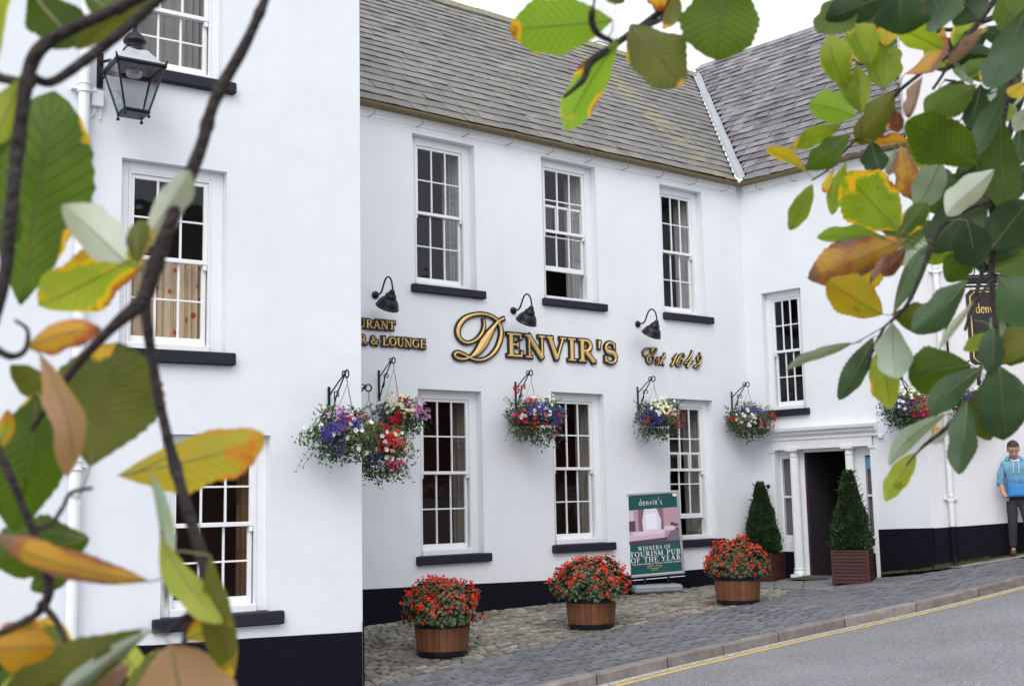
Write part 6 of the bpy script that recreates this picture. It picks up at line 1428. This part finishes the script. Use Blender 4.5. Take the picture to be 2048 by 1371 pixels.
def leaf(parent, base, tip, wpx, kind, d, tilt=None, bend=None, fold=None, nodes=None, dz=None, wavy=.5, shape=0.0, label=None):
    tilt = ru(-.6, .6) if tilt is None else tilt; bend = ru(-.12, .14) if bend is None else bend; fold = ru(.05, .55) if fold is None else fold; dz = ru(-.02, .02) if dz is None else dz
    B = atd(base[0], base[1], d); Tp = atd(tip[0], tip[1], d + dz); ax = Tp - B; L_ = np.linalg.norm(ax); ax /= L_; vw = (B + Tp) / 2 - CAM; vw /= np.linalg.norm(vw)
    sd_ = np.cross(ax, vw); sd_ /= np.linalg.norm(sd_); nn = np.cross(sd_, ax); c, s_ = math.cos(tilt), math.sin(tilt); sd2 = sd_ * c + nn * s_; nn2 = np.cross(sd2, ax)
    hw = wpx / 2 * d / F / max(.45, c); NS, NT = 26, 10; mb = MB(); ph = ru(0, 9); sh = ru(-.2, .3) + shape; curl = ru(-.9, .9)
    for i in range(NS + 1):
        s = i / NS; prof = (max(0, math.sin(math.pi * s ** (1.22 - sh * .4))) ** .66) * (1 if s > .001 else 0); prof = max(prof, 0.02 if i in (0, NS) else 0)
        for j in range(NT + 1):
            t = j / NT * 2 - 1; r = prof * hw
            r *= 1 + .24 * noise.noise(Vector((s * 4.2, (1 if t > 0 else -1) * 3.0, ph))) * abs(t) ** .5
            if abs(t) == 1: r *= 1 + (.035 if i % 2 else -.02)
            x = t * r; lift = fold * abs(t) ** 1.3 * r + wavy * .10 * hw * math.sin(s * 9 + ph + (2 if t > 0 else 0)) * abs(t) ** 2 + .012 * hw * math.cos((s - abs(t) * .2) * 13 * 2 * math.pi) * min(1, abs(t) * 3)
            q = B + ax * (s * L_) + sd2 * (x + math.sin(s * 3.1 + ph) * hw * .04) + nn2 * (lift + bend * L_ * (4 * s * (1 - s)) + curl * L_ * max(0, s - .55) ** 2)
            mb.uv[len(mb.v)] = (s, j / NT); mb.v.append(tuple(q))
    for i in range(NS):
        for j in range(NT): a = i * (NT + 1) + j; mb.f.append((a, a + 1, a + NT + 2, a + NT + 1)); mb.m.append(0)
    # midrib and petiole
    rb = max(.0004, hw * .011); o0 = len(mb.v)
    pts = [B + ax * (s * L_) + nn2 * (bend * L_ * 4 * s * (1 - s) + rb * .3) + sd2 * (math.sin(s * 3.1 + ph) * hw * .04) for s in np.linspace(0, .9, 9)]
    if nodes is not None and len(nodes):
        k = int(np.argmin([np.linalg.norm(q - B) for q in nodes])); q = nodes[k]; dd = np.linalg.norm(q - B)
        if dd < .09: m_ = (q + B) / 2 - ax * dd * .1 + np.array([0, 0, -.06 * dd]); pts = [q, q * .5 + m_ * .5, m_, m_ * .4 + B * .6] + pts
    n_ = len(pts); mb.tube(pts, [rb * 1.6] * (n_ - 8) + [rb * (1.5 - 1.1 * i / 8) for i in range(8)], 5, mi=1)
    me_ = mb.build('leaf', [LM[kind], PET], parent, smooth=True)
    if label: me_['label'] = label
    return me_
def spray(name, label, loc, branches, leaves, depth_of, seed, cat='branch', ws=1.0):
    branches = [([(x, y, w_ * ws) for x, y, w_ in pl], a, b) for pl, a, b in branches]; random.seed(seed); o = thing(name, loc, label, cat, None); nodes = []
    for i, (pl, d0, d1) in enumerate(branches):
        pts, rs = branch_pts(pl, d0, d1, i + seed); mb = MB(); mb.tube(pts, rs, 10); mb.build('branch' if pl[0][2] > 18 else 'twig', BARK, o, smooth=True); nodes += pts
    for lf in leaves:
        b, t, wd, k = lf[:4]; kw = lf[4] if len(lf) > 4 else {}; d = kw.pop('d', None) or depth_of(b[0], b[1])
        leaf(o, b, t, wd, k, d, nodes=nodes, **kw)
    return o
# left spray, very close
LB = [([(545, -40, 24), (530, 0, 24), (490, 90, 32), (430, 200, 34), (400, 300, 36), (350, 420, 40), (310, 530, 44), (285, 600, 46), (235, 645, 34), (180, 700, 26), (120, 775, 20), (62, 862, 10)], .86, .80),
      ([(288, 590, 34), (300, 690, 28), (325, 830, 28), (365, 985, 32), (403, 1110, 36), (412, 1175, 36), (382, 1235, 26), (366, 1295, 16)], .85, .80), ([(400, 1210, 22), (350, 1250, 16), (330, 1268, 10)], .80, .79),
      ([(330, -30, 30), (270, 0, 32), (200, 32, 34), (120, 70, 36), (70, 112, 42), (48, 200, 38), (25, 390, 38), (8, 560, 36), (-30, 700, 30)], .84, .78), ([(350, -30, 26), (300, 15, 28), (230, 75, 32), (160, 128, 30), (100, 165, 26), (60, 150, 26)], .83, .82), ([(-20, 152, 28), (20, 160, 26), (70, 168, 22)], .82, .82),
      ([(-20, 870, 24), (20, 950, 24), (55, 1035, 22), (85, 1110, 26), (98, 1180, 30), (75, 1225, 24), (30, 1250, 20), (-20, 1275, 20)], .80, .79), ([(80, 1205, 24), (112, 1240, 20), (140, 1300, 14)], .79, .78), ([(62, 1060, 14), (100, 1048, 14), (125, 1015, 12), (142, 985, 12), (185, 975, 10)], .80, .80),
      ([(-20, 690, 26), (20, 712, 20), (50, 700, 16), (55, 660, 12), (30, 640, 9)], .80, .80), ([(332, 1200, 8), (327, 1150, 6), (322, 1060, 5)], .80, .80)]
LL = [((45, 610), (98, 172), 200, 'G', dict(tilt=.1, fold=.08, bend=.03, d=.92, shape=-.1)), ((288, 512), (72, 618), 118, 'YG', dict(tilt=.4, fold=.1, d=.90)), ((252, 522), (132, 415), 92, 'GW', dict(tilt=.2, d=.81)),
      ((288, 500), (392, 340), 62, 'GW', dict(d=.84, tilt=.3)), ((275, 525), (278, 435), 50, 'OL', dict(d=.82)), ((55, 695), (185, 652), 60, 'OR', dict(d=.8, tilt=.4)), ((80, 705), (152, 948), 66, 'PK', dict(d=.79, tilt=.5)),
      ((182, 932), (232, 682), 220, 'OL', dict(tilt=.15, fold=.1, bend=.03, d=.88, shape=-.2)), ((236, 948), (535, 878), 112, 'Y', dict(tilt=.45, fold=.3, d=.88, bend=.06)), ((75, 785), (25, 1060), 130, 'G', dict(tilt=.3, d=.86, fold=.2)),
      ((-10, 905), (20, 820), 34, 'Y', dict(d=.8)), ((-8, 140), (12, -20), 44, 'YG', dict(d=.79)), ((60, -30), (152, 88), 105, 'G', dict(d=.85, tilt=.3)), ((330, -5), (150, 95), 58, 'OL', dict(d=.86, tilt=.5)), ((48, 150), (-20, 285), 66, 'YG', dict(d=.8)),
      ((178, 1075), (-30, 1125), 125, 'G', dict(d=.88, tilt=.2)), ((300, 1162), (-20, 1078), 58, 'YB', dict(d=.79, tilt=.5, fold=.25)), ((288, 1258), (0, 1410), 112, 'OL', dict(d=.78, tilt=.35, fold=.3)), ((112, 1290), (-20, 1300), 105, 'OR', dict(d=.80, tilt=.2)),
      ((338, 1288), (400, 1520), 215, 'PK', dict(d=.77, tilt=.1, fold=.1)), ((372, 1275), (462, 1245), 72, 'Y', dict(d=.80)), ((322, 1072), (440, 1250), 62, 'YG', dict(d=.79, tilt=.5)), ((420, 1110), (480, 1372), 66, 'OL', dict(d=.785, tilt=.4)), ((332, 1215), (312, 945), 30, 'GR', dict(d=.80, tilt=.7)),
      ((-10, 1385), (75, 1335), 44, 'YG', dict(d=.79)), ((130, 1385), (260, 1330), 60, 'BR', dict(d=.79)), ((300, 1262), (120, 1400), 40, 'GR', dict(d=.775, tilt=.5)), ((-30, 330), (20, 215), 60, 'G', dict(d=.83)), ((35, 395), (-60, 500), 90, 'G', dict(d=.84)), ((160, -40), (260, 30), 70, 'G', dict(d=.88)), ((60, 1300), (10, 1385), 60, 'G', dict(d=.82)), ((150, 1310), (40, 1250), 70, 'OL', dict(d=.86)), ((240, 1390), (330, 1300), 60, 'OL', dict(d=.86)), ((160, 1110), (60, 1180), 60, 'G', dict(d=.9)), ((20, 730), (95, 800), 56, 'OL', dict(d=.9)), ((300, 1385), (230, 1290), 50, 'YG', dict(d=.88))]
spray('leafy_branch', 'blurred leafy branch with yellowing leaves down the left edge of the picture', atd(300, 600, .85), LB, LL, lambda x, y: .8, 41, 'branch', .72)
# sprig at the top centre
CB = [([(1365, -40, 18), (1340, 5, 17), (1300, 40, 16), (1250, 75, 15), (1215, 100, 16), (1180, 125, 16), (1166, 160, 12), (1128, 194, 7)], 1.22, 1.18), ([(1222, 82, 12), (1196, 68, 13), (1184, 45, 14), (1184, 22, 13)], 1.19, 1.17), ([(1332, 5, 10), (1326, 35, 10), (1305, 48, 9), (1280, 50, 7)], 1.21, 1.20), ([(1186, 22, 5), (1190, -10, 5)], 1.17, 1.17), ([(1450, -90, 14), (1452, -40, 8)], 1.2, 1.2), ([(1365, -40, 14), (1452, -90, 14)], 1.22, 1.2)]
CL_ = [((1226, 40), (1018, 58), 112, 'LO', dict(tilt=.1, fold=.1, bend=.03, shape=-.2)), ((1236, 78), (1130, 262), 72, 'LO', dict(tilt=.3, fold=.15)), ((1262, 48), (1362, 178), 116, 'OL', dict(tilt=.2, fold=.1)), ((1452, -60), (1438, 118), 158, 'G', dict(tilt=.1, fold=.1, d=1.15, shape=-.1)), ((1352, -15), (1328, 62), 34, 'OL', dict()), ((1200, -20), (1250, 5), 30, 'OL', dict()), ((1300, -30), (1330, 20), 40, 'Y', {})]
spray('leafy_twig', 'single leafy twig hanging against the sky and slate roof at top centre', atd(1340, 5, 1.2), CB, CL_, lambda x, y: 1.19, 42, 'branch')
# right spray
RB = [([(2100, -60, 22), (2060, 40, 20), (2022, 155, 17), (1998, 285, 17), (1982, 350, 17), (1986, 440, 17), (1984, 560, 16), (1992, 660, 16), (1984, 730, 15)], 1.75, 1.62), ([(2020, -40, 14), (1960, 40, 14), (1915, 98, 12), (1862, 132, 10), (1800, 180, 9), (1782, 200, 8)], 1.95, 1.90), ([(1800, 180, 9), (1780, 205, 8), (1745, 262, 7), (1712, 280, 6), (1690, 302, 5), (1655, 340, 4.5), (1624, 360, 4)], 1.90, 1.85),
      ([(1905, 112, 8), (1885, 150, 7), (1866, 178, 7)], 1.93, 1.92), ([(1985, 400, 12), (1930, 420, 12), (1880, 455, 12), (1862, 495, 12), (1840, 555, 11), (1812, 612, 9), (1782, 642, 8)], 1.66, 1.6), ([(1782, 642, 6), (1768, 655, 7), (1756, 680, 10), (1744, 702, 11), (1732, 736, 9)], 1.60, 1.6), ([(1984, 728, 18), (1972, 765, 17), (1935, 810, 13), (1885, 862, 10), (1850, 888, 7), (1812, 930, 3)], 1.62, 1.55),
      ([(1990, 268, 9), (1960, 264, 8), (1915, 250, 6)], 1.7, 1.7), ([(1985, 210, 8), (1930, 170, 7), (1890, 160, 6)], 1.74, 1.8), ([(1984, 560, 10), (1955, 600, 8), (1945, 640, 5)], 1.63, 1.6), ([(1812, 612, 3), (1775, 648, 3), (1706, 688, 2.5)], 1.6, 1.6)]
RLf = [((1705, -20), (1638, 68), 76, 'G', dict(d=1.5)), ((1775, -12), (1655, 38), 66, 'DG', dict(d=1.5)), ((1805, -25), (1800, 70), 108, 'DG', dict(d=1.5)), ((1905, -25), (1955, 42), 92, 'DG', dict(d=1.55)), ((1850, -35), (1882, 62), 88, 'GD', dict(d=1.52)), ((1742, 128), (1693, 48), 68, 'LG'), ((1767, 178), (1765, 84), 76, 'LG', dict(tilt=.2)), ((1692, 172), (1652, 72), 64, 'LG'), ((1772, 92), (1776, 42), 42, 'Y'), ((1885, 98), (1798, 58), 50, 'LG'),
       ((1808, 148), (1894, 64), 36, 'YB', dict(tilt=.9, fold=.6)), ((1965, 55), (1902, 134), 24, 'BR', dict(tilt=1.0, fold=.8)), ((1978, 58), (1918, 124), 16, 'Y', dict(tilt=.9)), ((1714, 230), (1618, 210), 66, 'LO', dict(tilt=.2)), ((1722, 226), (1676, 122), 32, 'LG', dict(tilt=.5)), ((1722, 230), (1716, 136), 42, 'LG', dict(tilt=.3)), ((1786, 184), (1716, 290), 62, 'OL', dict(tilt=.3, fold=.3)), ((1682, 252), (1576, 290), 36, 'LG'),
       ((1700, 270), (1616, 334), 52, 'G'), ((1614, 344), (1528, 304), 28, 'Y', dict(tilt=.7)), ((1624, 368), (1576, 460), 40, 'LG', dict(tilt=.3)), ((1692, 325), (1658, 432), 34, 'LG', dict(tilt=.3)), ((1668, 340), (1646, 388), 18, 'Y'), ((1798, 458), (1688, 346), 110, 'LG', dict(tilt=.1, fold=.1, bend=.03)), ((1802, 290), (1818, 392), 48, 'YB', dict(tilt=.4)), ((1792, 298), (1774, 352), 24, 'GR'), ((1818, 284), (1743, 290), 24, 'OR', dict(tilt=.8, fold=.6)),
       ((1792, 220), (1800, 264), 30, 'BD'), ((1742, 283), (1762, 340), 52, 'DG'), ((1955, 332), (1812, 238), 106, 'G', dict(tilt=.15, fold=.12, d=1.6)), ((1952, 168), (1848, 232), 66, 'G', dict(d=1.65)), ((2012, 176), (1953, 310), 46, 'GD', dict(d=1.6)), ((2056, 15), (1972, 182), 76, 'GD', dict(d=1.55)), ((2002, 238), (2024, 424), 72, 'G', dict(d=1.65)), ((1950, 238), (2038, 205), 48, 'LG', dict(d=1.8)), ((2062, 215), (2028, 262), 34, 'GR'), ((2052, 164), (2018, 192), 32, 'Y'),
       ((1846, 154), (1824, 234), 26, 'BR', dict(tilt=.8, fold=.6)), ((1962, 168), (1938, 258), 48, 'DG'), ((1882, 318), (1838, 414), 62, 'GR', dict(d=1.7)), ((1988, 338), (1878, 430), 56, 'GW', dict(d=1.55, tilt=.4)), ((1922, 358), (1858, 424), 54, 'G', dict(d=1.7)), ((1962, 400), (1866, 496), 96, 'DG', dict(d=1.68)), ((1932, 440), (1952, 534), 76, 'DG', dict(d=1.6)), ((1772, 478), (1636, 478), 36, 'LO', dict(tilt=.5, bend=.12)), ((1808, 476), (1622, 560), 84, 'YB', dict(tilt=.2, fold=.4, wavy=1.5)),
       ((1792, 490), (1670, 595), 66, 'Y', dict(d=1.68)), ((1766, 627), (1652, 560), 84, 'Y', dict(tilt=.2)), ((1812, 496), (1762, 552), 38, 'BD'), ((1772, 502), (1730, 566), 16, 'BR', dict(tilt=.8, d=1.58)), ((1786, 626), (1848, 480), 34, 'GD', dict(tilt=.6)), ((1954, 508), (1892, 562), 58, 'G'), ((1936, 560), (1822, 664), 62, 'GD', dict(d=1.55, tilt=.3)), ((1783, 628), (1892, 654), 62, 'OL', dict(d=1.62)), ((1948, 600), (1868, 698), 16, 'GW', dict(tilt=.7)),
       ((1996, 552), (2076, 640), 104, 'GD', dict(d=1.5, tilt=.2)), ((1990, 542), (2068, 500), 56, 'G'), ((1980, 502), (2058, 400), 84, 'DG'), ((1795, 476), (1856, 402), 46, 'G'), ((1706, 686), (1568, 728), 22, 'GR', dict(tilt=.8)), ((1746, 674), (1678, 800), 46, 'GD', dict(tilt=.4)), ((1786, 645), (1790, 758), 70, 'GR', dict(tilt=.2, d=1.55)), ((1756, 700), (1778, 815), 56, 'YG', dict(d=1.63)), ((1942, 728), (1812, 756), 98, 'G', dict(tilt=.1, d=1.6)), ((1968, 734), (1848, 828), 56, 'GD', dict(d=1.5, tilt=.3)),
       ((1978, 664), (1928, 702), 30, 'LG'), ((1986, 655), (1984, 748), 50, 'GD', dict(d=1.52)), ((2000, 730), (2064, 640), 64, 'OL'), ((2000, 733), (2010, 888), 100, 'GD', dict(tilt=.2, d=1.5)), ((1962, 775), (1990, 882), 64, 'OL', dict(d=1.58)), ((2020, 744), (2064, 842), 44, 'GD'), ((1892, 828), (1774, 928), 36, 'GR', dict(tilt=.5)), ((1902, 850), (1854, 888), 20, 'GR'), ((1832, 905), (1766, 1000), 42, 'YG', dict(tilt=.4)), ((1934, 800), (1908, 950), 56, 'GD', dict(tilt=.3, d=1.52)),
       ((1985, 690), (2052, 720), 48, 'G', dict(d=1.7)), ((1975, 420), (1905, 470), 60, 'G', dict(d=1.75)),  ((2030, 600), (2052, 700), 50, 'DG', dict(d=1.72)), ((2060, 100), (2000, 60), 70, 'DG', dict(d=1.6)), ((2000, -20), (2035, 60), 70, 'G', dict(d=1.6)), ((1880, 20), (1835, 75), 50, 'DG', dict(d=1.7)), ((1720, -10), (1700, 50), 60, 'DG', dict(d=1.6)), ((1985, 250), (1925, 280), 50, 'G', dict(d=1.75)), ((1850, 330), (1880, 380), 44, 'G', dict(d=1.76)), ((2050, 440), (1995, 520), 70, 'DG', dict(d=1.7)),  ((1990, 300), (1925, 345), 50, 'DG', dict(d=1.72)), ((2060, 330), (1990, 400), 60, 'DG', dict(d=1.7)), ((1986, 470), (1900, 440), 60, 'DG', dict(d=1.72)), ((2060, 560), (2000, 480), 60, 'GD', dict(d=1.66)), ((1900, 130), (1850, 100), 40, 'YG', dict(d=1.95)), ((1985, 120), (1930, 150), 50, 'G', dict(d=1.8)), ((1880, 180), (1935, 200), 46, 'G', dict(d=1.85))]
RLf = [x if len(x) > 4 else (*x, {}) for x in RLf]
def rdep(x, y): return 1.86 if (y < 350 and x < 1830) else 1.64
spray('leafy_branch', 'large leafy branch with green and dying yellow leaves hanging down the right side', atd(2060, 40, 1.75), RB, RLf, rdep, 43, 'branch', .85)
random.seed(77)
FB_ = [([(2110, 100, 16), (2050, 180, 15), (2010, 300, 13), (1990, 430, 12), (1960, 560, 9), (1930, 660, 6)], 2.05, 1.98), ([(2110, -20, 14), (2000, 30, 12), (1900, 60, 9), (1800, 40, 6)], 2.1, 2.05), ([(2110, 700, 10), (2040, 660, 8), (1990, 620, 6)], 2.0, 1.98)]
FL_ = []
for k in range(54):
    if k < 12: bx0, by0 = ru(1720, 2030), ru(-10, 90)
    else: by0 = ru(60, 720); bx0 = ru(1895 + 50 * math.sin(by0 * .011), 2060)
    a_ = ru(1.7, 4.2); l_ = ru(62, 108)
    if 1880 < bx0 + math.cos(a_) * l_ * .6 < 1990 and 530 < by0 + math.sin(a_) * l_ * .6 < 860: continue
    FL_.append(((bx0, by0), (bx0 + math.cos(a_) * l_, by0 + math.sin(a_) * l_), l_ * ru(.45, .68), random.choice(['G', 'DG', 'DG', 'GD', 'GD', 'OL', 'GR', 'LG'])))
spray('leafy_branch', 'dark shaded leafy branch farther back at the right edge, behind the large one', atd(2080, 100, 2.05), FB_, FL_, lambda x, y: 2.0, 78, 'branch')
